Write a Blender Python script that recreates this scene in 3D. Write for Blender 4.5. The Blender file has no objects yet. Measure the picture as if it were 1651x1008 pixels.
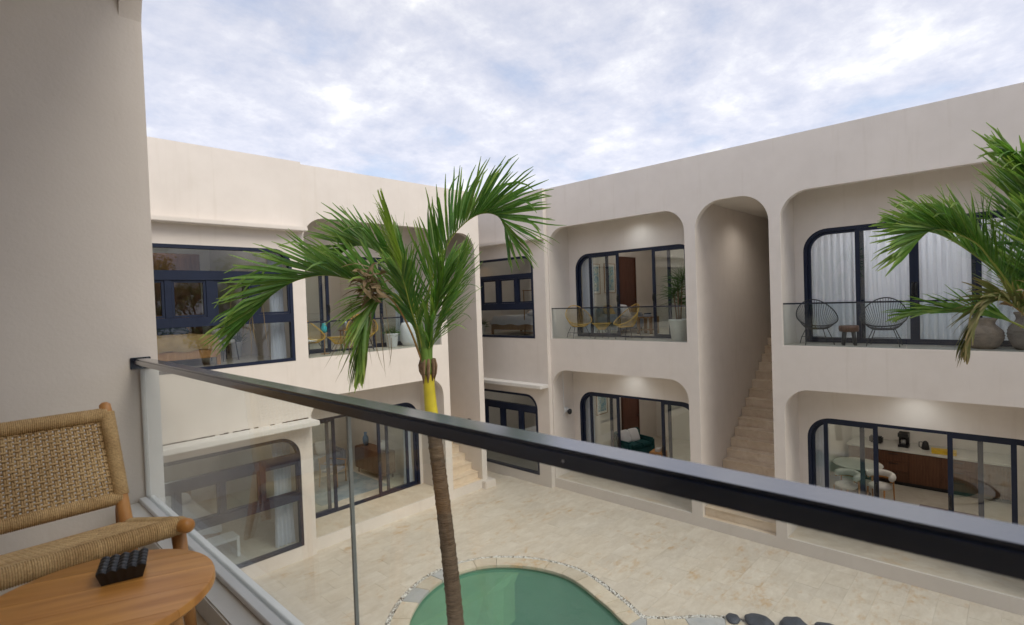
import bpy, bmesh, math, random
from mathutils import Vector, Matrix, noise
from mathutils.geometry import tessellate_polygon
random.seed(7)
R = math.radians
scn = bpy.context.scene
col = scn.collection

# ------------------------------------------------------------------ camera
EYE = Vector((0, 0, 5.35))
yaw, pitch, roll = R(43.7099), R(-1.2162), R(-2.027)
FW = Vector((math.cos(yaw)*math.cos(pitch), math.sin(yaw)*math.cos(pitch), math.sin(pitch)))
rt = Vector((math.sin(yaw), -math.cos(yaw), 0)); up0 = rt.cross(FW)
RT = math.cos(roll)*rt + math.sin(roll)*up0
UP = -math.sin(roll)*rt + math.cos(roll)*up0
cd = bpy.data.cameras.new('camera'); cam = bpy.data.objects.new('camera', cd); col.objects.link(cam)
cam.matrix_world = Matrix(((RT.x, UP.x, -FW.x, EYE.x), (RT.y, UP.y, -FW.y, EYE.y), (RT.z, UP.z, -FW.z, EYE.z), (0, 0, 0, 1)))
cd.sensor_width = 36; cd.lens = 18.732; cd.clip_start = .02; cd.clip_end = 2000
cd.dof.use_dof = True; cd.dof.focus_distance = 9.0; cd.dof.aperture_fstop = 5.6
scn.camera = cam

# ------------------------------------------------------------------ sky and sun
SUN_EL, SUN_AZ = 48, 270            # degrees; azimuth the light comes from, from +X towards +Y
w = bpy.data.worlds.new('World'); scn.world = w; w.use_nodes = True
w.cycles.sampling_method = 'MANUAL'; w.cycles.sample_map_resolution = 256
nt = w.node_tree; nt.nodes.clear()
def nd(t, **k):
    n = nt.nodes.new(t)
    for a, b in k.items(): setattr(n, a, b)
    return n
sky = nd('ShaderNodeTexSky', sky_type='NISHITA', sun_disc=False, sun_elevation=R(SUN_EL), sun_rotation=R(90-SUN_AZ))
sky.air_density = 1.2; sky.dust_density = 2.0
bg1 = nd('ShaderNodeBackground'); bg1.inputs[1].default_value = .12
nt.links.new(sky.outputs[0], bg1.inputs[0])
tc = nd('ShaderNodeTexCoord'); sep = nd('ShaderNodeSeparateXYZ'); nt.links.new(tc.outputs['Generated'], sep.inputs[0])
zz = nd('ShaderNodeMath', operation='MAXIMUM'); nt.links.new(sep.outputs[2], zz.inputs[0]); zz.inputs[1].default_value = 0
za = nd('ShaderNodeMath', operation='ADD'); nt.links.new(zz.outputs[0], za.inputs[0]); za.inputs[1].default_value = .22
comb = nd('ShaderNodeCombineXYZ')
for i in (0, 1):
    dv = nd('ShaderNodeMath', operation='DIVIDE'); nt.links.new(sep.outputs[i], dv.inputs[0]); nt.links.new(za.outputs[0], dv.inputs[1])
    nt.links.new(dv.outputs[0], comb.inputs[i])
def cloud(scale, detail, off, rough=.55, dist=.3):
    m = nd('ShaderNodeMapping'); m.inputs['Location'].default_value = off; nt.links.new(comb.outputs[0], m.inputs[0])
    n = nd('ShaderNodeTexNoise'); n.inputs['Scale'].default_value = scale; n.inputs['Detail'].default_value = detail
    n.inputs['Roughness'].default_value = rough; n.inputs['Distortion'].default_value = dist
    nt.links.new(m.outputs[0], n.inputs['Vector']); return n
def wramp(src, stops):
    r_ = nd('ShaderNodeValToRGB'); e = r_.color_ramp.elements
    for i, (p, c) in enumerate(stops):
        q = e[i] if i < 2 else e.new(p)
        q.position = p; q.color = (*c, 1)
    nt.links.new(src, r_.inputs[0]); return r_
n1 = cloud(2.5, 7, (5.4, 2.9, 0), .60, .2)
n2 = cloud(7.5, 5, (1.3, 8.2, 2), .66, .1)
mx = nd('ShaderNodeMix', data_type='FLOAT'); mx.inputs[0].default_value = .31
nt.links.new(n1.outputs[0], mx.inputs[2]); nt.links.new(n2.outputs[0], mx.inputs[3])
shade = wramp(mx.outputs[0], [(.34, (.49, .54, .69)), (.44, (.59, .625, .75)), (.52, (.69, .71, .81)), (.58, (.80, .815, .885)), (.64, (.98, .985, 1.0)), (.70, (1.14, 1.14, 1.14))])
# the cloud deck is a little brighter towards the horizon
hz = nd('ShaderNodeMapRange'); nt.links.new(zz.outputs[0], hz.inputs[0])
hz.inputs[1].default_value = 0; hz.inputs[2].default_value = .5; hz.inputs[3].default_value = .73; hz.inputs[4].default_value = .545
bg2 = nd('ShaderNodeBackground'); nt.links.new(shade.outputs[0], bg2.inputs[0]); nt.links.new(hz.outputs[0], bg2.inputs[1])
mask = wramp(n1.outputs[0], [(.30, (.70,)*3), (.45, (1,)*3)])
ms = nd('ShaderNodeMixShader'); nt.links.new(mask.outputs[0], ms.inputs[0]); nt.links.new(bg1.outputs[0], ms.inputs[1]); nt.links.new(bg2.outputs[0], ms.inputs[2])
wo = nd('ShaderNodeOutputWorld'); nt.links.new(ms.outputs[0], wo.inputs[0])

sd = bpy.data.lights.new('sun', 'SUN'); sd.energy = 1.3; sd.angle = R(40); sd.color = (1, .93, .80)
so = bpy.data.objects.new('sun', sd); col.objects.link(so); so.location = (0, 0, 30)
sv = Vector((math.cos(R(SUN_EL))*math.cos(R(SUN_AZ)), math.cos(R(SUN_EL))*math.sin(R(SUN_AZ)), math.sin(R(SUN_EL))))
so.rotation_euler = sv.to_track_quat('Z', 'Y').to_euler()

vs = scn.view_settings; vs.view_transform = 'Standard'; vs.look = 'None'; vs.exposure = 0.96; vs.gamma = 1; vs.use_curve_mapping = False
scn.render.engine = 'CYCLES'
cy = scn.cycles
cy.use_denoising = True
try: cy.denoiser = 'OPENIMAGEDENOISE'
except Exception: pass
cy.max_bounces = 7; cy.transparent_max_bounces = 20; cy.diffuse_bounces = 4; cy.glossy_bounces = 3; cy.use_adaptive_sampling = True; cy.adaptive_threshold = .02
cy.sample_clamp_indirect = 6; cy.caustics_reflective = False; cy.caustics_refractive = False

# ------------------------------------------------------------------ materials
class Mat:
    def __init__(s, name):
        s.m = bpy.data.materials.new(name); s.m.use_nodes = True; s.t = s.m.node_tree
        s.b = s.t.nodes['Principled BSDF']; s.o = s.t.nodes['Material Output']
    def n(s, t, **k):
        x = s.t.nodes.new(t)
        for a, b in k.items(): setattr(x, a, b)
        return x
    def l(s, a, b): s.t.links.new(a, b)
    def coord(s, kind='pos', scale=(1, 1, 1), rot=(0, 0, 0), rnd=False):
        mp = s.n('ShaderNodeMapping'); mp.inputs['Scale'].default_value = scale; mp.inputs['Rotation'].default_value = rot
        if kind == 'pos': src = s.n('ShaderNodeNewGeometry').outputs['Position']
        else: src = s.n('ShaderNodeTexCoord').outputs['Object']
        if rnd:
            oi = s.n('ShaderNodeObjectInfo'); mul = s.n('ShaderNodeMath', operation='MULTIPLY'); mul.inputs[1].default_value = 37.
            s.l(oi.outputs['Random'], mul.inputs[0])
            ad = s.n('ShaderNodeVectorMath', operation='ADD'); s.l(src, ad.inputs[0]); s.l(mul.outputs[0], ad.inputs[1]); src = ad.outputs[0]
        s.l(src, mp.inputs[0]); return mp.outputs[0]
    def noise(s, vec, scale=5, detail=4, rough=.55, dist=0):
        x = s.n('ShaderNodeTexNoise'); x.inputs['Scale'].default_value = scale; x.inputs['Detail'].default_value = detail
        x.inputs['Roughness'].default_value = rough; x.inputs['Distortion'].default_value = dist
        s.l(vec, x.inputs['Vector']); return x.outputs[0]
    def ramp(s, src, stops):
        x = s.n('ShaderNodeValToRGB'); e = x.color_ramp.elements
        for i, (p, c) in enumerate(stops):
            q = e[i] if i < 2 else e.new(p)
            q.position = p; q.color = (*c, 1) if len(c) == 3 else c
        s.l(src, x.inputs[0]); return x.outputs[0]
    def mix(s, f, a, b, mode='MIX'):
        x = s.n('ShaderNodeMix', data_type='RGBA', blend_type=mode)
        for i, v in ((0, f), (6, a), (7, b)):
            if hasattr(v, 'links'): s.l(v, x.inputs[i])
            elif i == 0: x.inputs[0].default_value = v
            else: x.inputs[i].default_value = (*v, 1)
        return x.outputs[2]
    def bump(s, h, strength=.3, dist=.01):
        x = s.n('ShaderNodeBump'); x.inputs['Strength'].default_value = strength; x.inputs['Distance'].default_value = dist
        s.l(h, x.inputs['Height']); s.l(x.outputs[0], s.b.inputs['Normal'])
    def col(s, c):
        if hasattr(c, 'links'): s.l(c, s.b.inputs['Base Color'])
        else: s.b.inputs['Base Color'].default_value = (*c, 1)
    def set(s, rough=None, spec=None, metal=None):
        if rough is not None:
            if hasattr(rough, 'links'): s.l(rough, s.b.inputs['Roughness'])
            else: s.b.inputs['Roughness'].default_value = rough
        if spec is not None: s.b.inputs['Specular IOR Level'].default_value = spec
        if metal is not None: s.b.inputs['Metallic'].default_value = metal
        return s
M = {}
def simple(name, c, rough=.5, spec=.4, metal=0, var=.12, nscale=8, bump=0.0, bscale=60):
    m = Mat(name); v = m.coord('obj', rnd=True)
    f = m.noise(v, nscale, 4)
    lo = tuple(max(0, x*(1-var)) for x in c); hi = tuple(min(1, x*(1+var)) for x in c)
    m.col(m.ramp(f, [(.3, lo), (.7, hi)])); m.set(rough, spec, metal)
    if bump: m.bump(m.noise(v, bscale, 3), bump, .004)
    M[name] = m.m; return m
def stucco(name, c, stain=1.0):
    m = Mat(name); v = m.coord('pos')
    big = m.noise(v, .55, 3, .6); mid = m.noise(v, 3.2, 3, .6)
    vv = m.coord('pos', (5, 5, .35)); streak = m.noise(vv, 1.3, 3, .65)
    a = m.ramp(big, [(.3, tuple(x*.955 for x in c)), (.7, tuple(min(1, x*1.03) for x in c))])
    b = m.ramp(mid, [(.25, (.955, .95, .945)), (.7, (1.0, 1.0, 1.0))])
    k = m.mix(1.0, a, b, 'MULTIPLY')
    s_ = m.ramp(streak, [(.28, (.93, .92, .90)), (.42, (1, 1, 1))])
    k = m.mix(.55*stain, k, m.mix(1.0, k, s_, 'MULTIPLY'))
    m.col(k); m.set(.82, .25)
    fine = m.noise(v, 55, 2, .6); und = m.noise(v, 2.4, 1, .5)
    ad = m.n('ShaderNodeMath', operation='MULTIPLY_ADD'); m.l(und, ad.inputs[0]); ad.inputs[1].default_value = 5.; m.l(fine, ad.inputs[2])
    m.bump(ad.outputs[0], .22, .004)
    M[name] = m.m
stucco('stucco', (.71, .657, .608))
stucco('paint', (.76, .725, .67), .3)
stucco('concrete_white', (.72, .70, .67), 1.6)
def travertine(name, c1, c2, stain=(.52, .34, .17), along=(1, 1, 1), rnd=True, rough=.42, amt=.75, jmul=.10):
    m = Mat(name); v = m.coord('pos', along, rnd=rnd); g = m.coord('pos')
    a = m.noise(v, 2.2, 7, .62, .4); vein = m.noise(v, 7.5, 6, .65, .8)
    base = m.ramp(a, [(.30, c1), (.68, c2)])
    base = m.mix(.5, base, m.mix(1., base, m.ramp(vein, [(.3, (.84, .80, .75)), (.6, (1.04, 1.03, 1.02))]), 'MULTIPLY'))
    st = m.noise(g, .9, 6, .68, .6); st2 = m.noise(v, 5, 6, .7, .3)
    q = m.n('ShaderNodeMath', operation='MULTIPLY'); m.l(st, q.inputs[0]); m.l(st2, q.inputs[1])
    sf = m.ramp(q.outputs[0], [(.285, (0, 0, 0)), (.40, (amt,)*3)])
    base = m.mix(sf, base, stain)
    pit = m.noise(v, 26, 4, .7, .3)
    base = m.mix(m.ramp(pit, [(.245, (.75,)*3), (.31, (0, 0, 0))]), base, (.20, .15, .10))
    oi = m.n('ShaderNodeObjectInfo')
    base = m.mix(1., base, m.ramp(oi.outputs['Random'], [(0, (1-jmul, 1-jmul, 1-jmul)), (.5, (1, .99, .97)), (1, (1+jmul*.4,)*3)]), 'MULTIPLY')
    m.col(base); m.set(m.ramp(a, [(.3, (rough+.15,)*3), (.7, (rough,)*3)]), .35)
    m.bump(vein, .12, .003); M[name] = m.m
travertine('travertine', (.585, .52, .435), (.695, .64, .56), along=(.8, 1.6, 1), jmul=.045, amt=.75)
travertine('travertine_slab', (.55, .48, .385), (.67, .61, .52), along=(1.4, .8, 1), amt=.5)
travertine('step_stone', (.64, .52, .39), (.76, .66, .54), stain=(.5, .33, .19), amt=.5)
travertine('interior_floor', (.50, .46, .39), (.60, .56, .49), amt=.2, rough=.3, jmul=.02)
travertine('coping_stone', (.55, .48, .38), (.66, .60, .50), stain=(.55, .36, .18), amt=.7, jmul=.16)
travertine('coping_grey', (.38, .40, .42), (.52, .53, .53), stain=(.45, .40, .33), amt=.4, jmul=.12)
simple('grout', (.60, .54, .46), .9, .1)
simple('frame_metal', (.010, .016, .038), .42, .3, 0, .15, 3)
simple('rail_black', (.006, .010, .026), .26, .5, 0, .2, 5, .02, 200); pb = M['rail_black'].node_tree.nodes['Principled BSDF']; pb.inputs['Coat Weight'].default_value = 1; pb.inputs['Coat Roughness'].default_value = .14; pb.inputs['Coat IOR'].default_value = 1.62; pb.inputs['Specular Tint'].default_value = (.7, .8, 1, 1)
simple('channel_white', (.82, .825, .83), .45, .4, 0, .05, 6)
simple('black_plastic', (.012, .012, .014), .35, .5)
simple('black_wire', (.010, .012, .016), .4, .5)
simple('yellow_cord', (.55, .33, .035), .5, .4)
simple('rattan_yellow', (.56, .35, .09), .55, .35)
simple('cushion_white', (.72, .70, .66), .9, .1, 0, .05, 6, .2, 180)
simple('linen_white', (.70, .70, .72), .9, .1, 0, .06, 6, .2, 120)
simple('linen_grey', (.33, .35, .40), .9, .1, 0, .1, 6, .2, 120)
simple('linen_ochre', (.52, .34, .15), .85, .15, 0, .1, 7, .25, 90)
simple('teal_velvet', (.012, .075, .08), .8, .3, 0, .3, 9, .2, 140)
simple('navy_cloth', (.03, .045, .10), .85, .2)
simple('clay', (.27, .20, .15), .8, .2, 0, .25, 9, .3, 40)
simple('clay_dark', (.20, .16, .13), .8, .2, 0, .25, 9, .3, 40)
simple('pot_white', (.70, .71, .72), .45, .4, 0, .05, 5)
simple('pot_cream', (.70, .67, .60), .6, .3, 0, .06, 5)
simple('blue_glaze', (.10, .22, .38), .2, .5)
simple('turquoise_glaze', (.03, .30, .34), .25, .5)
simple('yellow_box', (.70, .47, .04), .5, .4)
simple('counter_stone', (.64, .63, .58), .2, .5, 0, .05, 3)
simple('boulder', (.055, .065, .085), .55, .4, 0, .35, 7, .5, 25)
simple('soil', (.06, .04, .025), .95, .1, 0, .4, 20, .5, 60)
simple('picture_mat', (.72, .71, .68), .8, .2, 0, .03)
simple('seal_grey', (.30, .33, .34), .35, .4)
simple('steel', (.45, .46, .48), .3, .5, 1, .05)
simple('plaster_white', (.75, .73, .70), .8, .2, 0, .03, 2)
simple('screen', (.01, .011, .014), .12, .5)
def wood(name, c1, c2, rough=.4, scale=1., axis=(1, 9, 9), light=None, kind='obj'):
    m = Mat(name); v = m.coord(kind, tuple(scale*a for a in axis), rnd=True)
    g = m.noise(v, 2.2, 6, .6, 1.2); ring = m.n('ShaderNodeTexWave', wave_type='BANDS', bands_direction='Y')
    ring.inputs['Scale'].default_value = .55; ring.inputs['Distortion'].default_value = 5; ring.inputs['Detail'].default_value = 3
    m.l(v, ring.inputs['Vector'])
    k = m.mix(.25, m.ramp(g, [(.28, c1), (.7, c2)]), m.ramp(ring.outputs['Fac'], [(.1, c1), (.8, c2)]))
    oi = m.n('ShaderNodeObjectInfo')
    k = m.mix(1., k, m.ramp(oi.outputs['Random'], [(0, (.86, .83, .80)), (1, (1.12, 1.12, 1.10))]), 'MULTIPLY')
    m.col(k); m.set(m.ramp(g, [(.3, (rough+.12,)*3), (.7, (rough,)*3)]), .45); m.bump(g, .10, .002)
    M[name] = m.m
wood('teak', (.40, .165, .038), (.62, .30, .078), .27)
wood('teak_z', (.38, .165, .05), (.58, .30, .105), .36, 1., (9, 9, 1))
wood('walnut', (.075, .030, .016), (.16, .070, .036), .4, 1., (9, 9, 1))
wood('oak', (.26, .14, .06), (.42, .25, .12), .45, 1., (9, 9, 1))
wood('door_wood', (.070, .024, .016), (.13, .050, .032), .4, 1., (9, 9, 1))
m = Mat('rope'); v = m.coord('obj')
f = m.noise(v, 9, 4); f2 = m.noise(v, 160, 3)
k = m.ramp(f, [(.3, (.46, .31, .155)), (.7, (.68, .50, .28))]); k = m.mix(1., k, m.ramp(f2, [(.3, (.72, .70, .66)), (.7, (1.08, 1.06, 1.02))]), 'MULTIPLY')
m.col(k); m.set(.75, .25); m.bump(f2, .4, .003); M['rope'] = m.m
def glass(name, tint, base=.045, rough=0.0, refl=(1, 1, 1)):
    m = Mat(name); m.t.nodes.remove(m.b)
    lw = m.n('ShaderNodeLayerWeight'); lw.inputs[0].default_value = .5
    p = m.n('ShaderNodeMath', operation='POWER'); m.l(lw.outputs['Facing'], p.inputs[0]); p.inputs[1].default_value = 5
    a = m.n('ShaderNodeMath', operation='MULTIPLY_ADD'); m.l(p.outputs[0], a.inputs[0]); a.inputs[1].default_value = 1-base; a.inputs[2].default_value = base
    t = m.n('ShaderNodeBsdfTransparent'); t.inputs[0].default_value = (*tint, 1)
    g = m.n('ShaderNodeBsdfGlossy'); g.inputs[0].default_value = (*refl, 1); g.inputs['Roughness'].default_value = rough
    x = m.n('ShaderNodeMixShader'); m.l(a.outputs[0], x.inputs[0]); m.l(t.outputs[0], x.inputs[1]); m.l(g.outputs[0], x.inputs[2])
    m.l(x.outputs[0], m.o.inputs[0]); M[name] = m.m
glass('clear_glass', (.955, .975, .968), .05)
glass('rail_glass', (.90, .935, .94), .028)
glass('window_glass', (.88, .91, .92), .032)
m = Mat('pool_water_mat'); m.t.nodes.remove(m.b)
lw = m.n('ShaderNodeLayerWeight'); lw.inputs[0].default_value = .5
pw = m.n('ShaderNodeMath', operation='POWER'); m.l(lw.outputs['Facing'], pw.inputs[0]); pw.inputs[1].default_value = 5
a = m.n('ShaderNodeMath', operation='MULTIPLY_ADD'); m.l(pw.outputs[0], a.inputs[0]); a.inputs[1].default_value = .9; a.inputs[2].default_value = .045
tr = m.n('ShaderNodeBsdfTransparent'); tr.inputs[0].default_value = (.55, .82, .72, 1)
df = m.n('ShaderNodeBsdfDiffuse'); df.inputs[0].default_value = (.165, .355, .295, 1)
mm = m.n('ShaderNodeMixShader'); mm.inputs[0].default_value = .38; m.l(tr.outputs[0], mm.inputs[1]); m.l(df.outputs[0], mm.inputs[2])
gl = m.n('ShaderNodeBsdfGlossy'); gl.inputs['Roughness'].default_value = .06
bp = m.n('ShaderNodeBump'); bp.inputs['Strength'].default_value = .5; bp.inputs['Distance'].default_value = .03
m.l(m.noise(m.coord('pos'), 3.0, 3, .5), bp.inputs['Height']); m.l(bp.outputs[0], gl.inputs['Normal'])
xx = m.n('ShaderNodeMixShader'); m.l(a.outputs[0], xx.inputs[0]); m.l(mm.outputs[0], xx.inputs[1]); m.l(gl.outputs[0], xx.inputs[2])
m.l(xx.outputs[0], m.o.inputs[0]); M['water'] = m.m
m = Mat('pool_tile'); v = m.coord('pos')
m.col(m.ramp(m.noise(v, 1.6, 5, .6), [(.3, (.30, .48, .38)), (.7, (.40, .56, .45))])); m.set(.5, .4); M['pool_tile'] = m.m
m = Mat('pool_ledge'); v = m.coord('pos')
m.col(m.ramp(m.noise(v, 1.6, 5, .6), [(.3, (.56, .56, .36)), (.7, (.70, .68, .46))])); m.set(.5, .4); M['pool_ledge'] = m.m
def sheer(name, c, tr=.45):
    m = Mat(name); m.t.nodes.remove(m.b)
    v = m.coord('obj', (60, 60, 3)); k = m.ramp(m.noise(v, 3, 3), [(.3, tuple(x*.92 for x in c)), (.7, c)])
    d = m.n('ShaderNodeBsdfDiffuse'); t = m.n('ShaderNodeBsdfTranslucent'); m.l(k, d.inputs[0]); m.l(k, t.inputs[0])
    x = m.n('ShaderNodeMixShader'); x.inputs[0].default_value = tr; m.l(d.outputs[0], x.inputs[1]); m.l(t.outputs[0], x.inputs[2])
    m.l(x.outputs[0], m.o.inputs[0]); M[name] = m.m
sheer('curtain_white', (.84, .86, .93), .45)
def leafmat(name, c1, c2, tip=None, rough=.42, trans=.35):
    m = Mat(name); v = m.coord('pos')
    f = m.noise(v, 5, 4); f2 = m.noise(v, 34, 3)
    k = m.mix(.5, m.ramp(f, [(.3, c1), (.7, c2)]), m.ramp(f2, [(.3, c1), (.75, c2)]))
    at = m.n('ShaderNodeAttribute'); at.attribute_name = 'tone'
    if tip: k = m.mix(at.outputs['Fac'], k, tip)
    m.col(k); m.set(rough, .4)
    t = m.n('ShaderNodeBsdfTranslucent'); m.l(m.mix(1., k, (1.5, 1.7, .8), 'MULTIPLY'), t.inputs[0])
    x = m.n('ShaderNodeMixShader'); x.inputs[0].default_value = trans
    m.l(m.b.outputs[0], x.inputs[1]); m.l(t.outputs[0], x.inputs[2]); m.l(x.outputs[0], m.o.inputs[0]); M[name] = m.m
leafmat('leaf', (.030, .105, .022), (.105, .245, .045), (.36, .40, .10))
leafmat('leaf_young', (.15, .24, .03), (.27, .38, .06), (.30, .30, .10))
leafmat('leaf_dry', (.085, .052, .026), (.21, .135, .070), (.26, .20, .12), .7, .2)
leafmat('leaf_browning', (.045, .10, .022), (.14, .15, .045), (.24, .16, .08), .6, .25)
leafmat('leaf_plant', (.020, .062, .016), (.055, .13, .035), (.12, .18, .06))
simple('rachis', (.20, .24, .035), .45, .4, 0, .2, 6)
simple('rachis_brown', (.26, .16, .05), .55, .3, 0, .25, 6)
simple('crownshaft_yellow', (.50, .42, .03), .4, .4, 0, .18, 5)
simple('crownshaft_green', (.11, .20, .03), .42, .4, 0, .25, 5)
simple('fibre', (.20, .135, .085), .9, .1, 0, .4, 14, .6, 60)
m = Mat('palm_bark'); v = m.coord('obj', (1, 1, 1)); vz = m.coord('obj', (2, 2, 14))
k = m.mix(.55, m.ramp(m.noise(v, 7, 5, .65), [(.3, (.055, .036, .024)), (.7, (.16, .112, .076))]), m.ramp(m.noise(vz, 3, 4), [(.3, (.045, .030, .02)), (.7, (.19, .14, .10))]))
m.col(k); m.set(.9, .15); m.bump(m.noise(vz, 5, 4), 1.0, .02); M['palm_bark'] = m.m
def emis(name, c, s):
    m = Mat(name); m.t.nodes.remove(m.b); e = m.n('ShaderNodeEmission'); e.inputs[0].default_value = (*c, 1); e.inputs[1].default_value = s
    m.l(e.outputs[0], m.o.inputs[0]); M[name] = m.m
emis('lamp_glow', (1, .95, .86), 12)
emis('lamp_warm', (1, .62, .28), 14)
m = Mat('artwork'); v = m.coord('obj', (4, 4, 4), rnd=True)
m.col(m.ramp(m.noise(v, 1.6, 4, .6, 1.), [(.3, (.05, .16, .30)), (.45, (.16, .36, .48)), (.55, (.50, .56, .52)), (.68, (.10, .22, .20))])); m.set(.5); M['artwork'] = m.m
m = Mat('pebble'); oi = m.n('ShaderNodeAttribute'); oi.attribute_name = 'tone'
m.col(m.ramp(oi.outputs['Fac'], [(0, (.16, .14, .12)), (.18, (.42, .38, .33)), (.32, (.68, .66, .62)), (1, (.84, .83, .81))])); m.set(.6, .4); M['pebble'] = m.m
m = Mat('rug'); v = m.coord('pos', (1, 1, 1)); m.col(m.ramp(m.noise(v, 2.5, 4), [(.35, (.20, .26, .30)), (.65, (.38, .40, .40))])); m.set(.95, .1); M['rug'] = m.m

# ------------------------------------------------------------------ mesh helpers
def tag(o, label=None, cat=None, group=None, kind=None):
    if label: o['label'] = label
    if cat: o['category'] = cat
    if group: o['group'] = group
    if kind: o['kind'] = kind
    return o
def empty(name, loc=(0, 0, 0), rz=0, label=None, cat=None, group=None):
    o = bpy.data.objects.new(name, None); o.empty_display_size = .1; o.location = loc; o.rotation_euler = (0, 0, rz); col.objects.link(o)
    return tag(o, label, cat, group)
class MB:
    def __init__(s): s.v = []; s.f = []; s.tone = None
    def quad(s, a, b, c, d):
        i = len(s.v); s.v += [tuple(a), tuple(b), tuple(c), tuple(d)]; s.f.append((i, i+1, i+2, i+3)); return s
    def box(s, x0, x1, y0, y1, z0, z1, M_=None):
        i = len(s.v); pts = [(x, y, z) for z in (z0, z1) for x, y in ((x0, y0), (x1, y0), (x1, y1), (x0, y1))]
        if M_ is not None: pts = [tuple(M_ @ Vector(p)) for p in pts]
        s.v += pts
        s.f += [tuple(i+k for k in q) for q in ((3, 2, 1, 0), (4, 5, 6, 7), (0, 1, 5, 4), (1, 2, 6, 5), (2, 3, 7, 6), (3, 0, 4, 7))]
        return s
    def tube(s, pts, r, n=8, caps=True, flat=None):
        pts = [Vector(p) for p in pts]; rs = r if isinstance(r, (list, tuple)) else [r]*len(pts)
        i0 = len(s.v); up = None
        for k, p in enumerate(pts):
            t = (pts[min(k+1, len(pts)-1)] - pts[max(k-1, 0)])
            t = t.normalized() if t.length > 1e-9 else Vector((0, 0, 1))
            if up is None: up = Vector((0, 0, 1)) if abs(t.z) < .9 else Vector((1, 0, 0))
            b = t.cross(up); b = b.normalized() if b.length > 1e-6 else t.orthogonal().normalized(); nn = b.cross(t).normalized(); up = nn
            for j in range(n):
                a = 2*math.pi*j/n; fl = flat or 1
                s.v.append(tuple(p + (b*math.cos(a) + nn*math.sin(a)*fl)*rs[k]))
        for k in range(len(pts)-1):
            for j in range(n):
                a = i0+k*n+j; b = i0+k*n+(j+1) % n
                s.f.append((a, b, b+n, a+n))
        if caps:
            s.f.append(tuple(i0+j for j in range(n))[::-1]); s.f.append(tuple(i0+(len(pts)-1)*n+j for j in range(n)))
        return s
    def ring(s, pts, r, n=6):          # closed tube
        pts = [Vector(p) for p in pts]; N = len(pts); i0 = len(s.v); c = sum(pts, Vector())/N
        for k, p in enumerate(pts):
            t = (pts[(k+1) % N]-pts[k-1]).normalized(); o = (p-c); o = (o-t*o.dot(t)).normalized(); b = t.cross(o)
            for j in range(n):
                a = 2*math.pi*j/n; s.v.append(tuple(p+(o*math.cos(a)+b*math.sin(a))*r))
        for k in range(N):
            for j in range(n):
                a = i0+k*n+j; b = i0+k*n+(j+1) % n; a2 = i0+((k+1) % N)*n+j; b2 = i0+((k+1) % N)*n+(j+1) % n
                s.f.append((a, b, b2, a2))
        return s
    def lathe(s, prof, n=24, c=(0, 0, 0), cap=True):
        i0 = len(s.v)
        for (r, z) in prof:
            for j in range(n):
                a = 2*math.pi*j/n; s.v.append((c[0]+r*math.cos(a), c[1]+r*math.sin(a), c[2]+z))
        for k in range(len(prof)-1):
            for j in range(n):
                a = i0+k*n+j; b = i0+k*n+(j+1) % n; s.f.append((a, b, b+n, a+n))
        if cap:
            s.f.append(tuple(i0+j for j in range(n))[::-1]); s.f.append(tuple(i0+(len(prof)-1)*n+j for j in range(n)))
        return s
    def prism(s, loops, mp, d0, d1):   # loops[0] outline, rest holes, in (u, z); mp(u, z, d) -> xyz
        tris = tessellate_polygon([[Vector((u, z, 0)) for u, z in L] for L in loops])
        flat = [p for L in loops for p in L]; n = len(flat); i0 = len(s.v)
        s.v += [mp(u, z, d0) for u, z in flat] + [mp(u, z, d1) for u, z in flat]
        for t in tris:
            s.f.append(tuple(i0+k for k in t)); s.f.append(tuple(i0+n+k for k in t[::-1]))
        k = 0
        for L in loops:
            for j in range(len(L)):
                a = i0+k+j; b = i0+k+(j+1) % len(L); s.f.append((a, b, b+n, a+n))
            k += len(L)
        return s
    def build(s, name, mat, parent=None, smooth=False, bevel=0, kind=None, bseg=2, auto=None):
        me = bpy.data.meshes.new(name); me.from_pydata(s.v, [], s.f); me.update()
        bm = bmesh.new(); bm.from_mesh(me); bmesh.ops.recalc_face_normals(bm, faces=bm.faces)
        if bevel:
            bmesh.ops.bevel(bm, geom=[e for e in bm.edges if len(e.link_faces) == 2 and e.calc_face_angle(0) > .6], offset=bevel, segments=bseg, affect='EDGES', clamp_overlap=True)
        bm.to_mesh(me); bm.free()
        if s.tone is not None and len(s.tone) == len(me.vertices):
            at = me.attributes.new('tone', 'FLOAT', 'POINT'); at.data.foreach_set('value', s.tone)
        if smooth: me.shade_smooth()
        elif auto:
            me.shade_smooth(); me.set_sharp_from_angle(angle=R(auto))
        me.materials.append(M[mat])
        o = bpy.data.objects.new(name, me); col.objects.link(o)
        if parent: o.parent = parent
        if kind: o['kind'] = kind
        return o
def copy_tree(o, parent=None):
    c = o.copy(); col.objects.link(c); c.parent = parent
    for ch in list(o.children):
        copy_tree(ch, c)
    return c
def rr(u0, u1, z0, z1, r=(0, 0, 0, 0), n=10):   # radii: bottom-left, bottom-right, top-right, top-left
    out = []
    for (cu, cz, a0, rad) in ((u0, z0, 180, r[0]), (u1, z0, 270, r[1]), (u1, z1, 0, r[2]), (u0, z1, 90, r[3])):
        if rad <= 0: out.append((cu, cz)); continue
        ccu = cu + (rad if cu == u0 else -rad); ccz = cz + (rad if cz == z0 else -rad)
        for k in range(n+1):
            a = R(a0 + 90*k/n); out.append((ccu+rad*math.cos(a), ccz+rad*math.sin(a)))
    return out
mpL = lambda u, z, d: (u, d, z)     # walls along X
mpR = lambda u, z, d: (d, u, z)     # walls along Y
def lerp(a, b, t): return a+(b-a)*t
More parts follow.
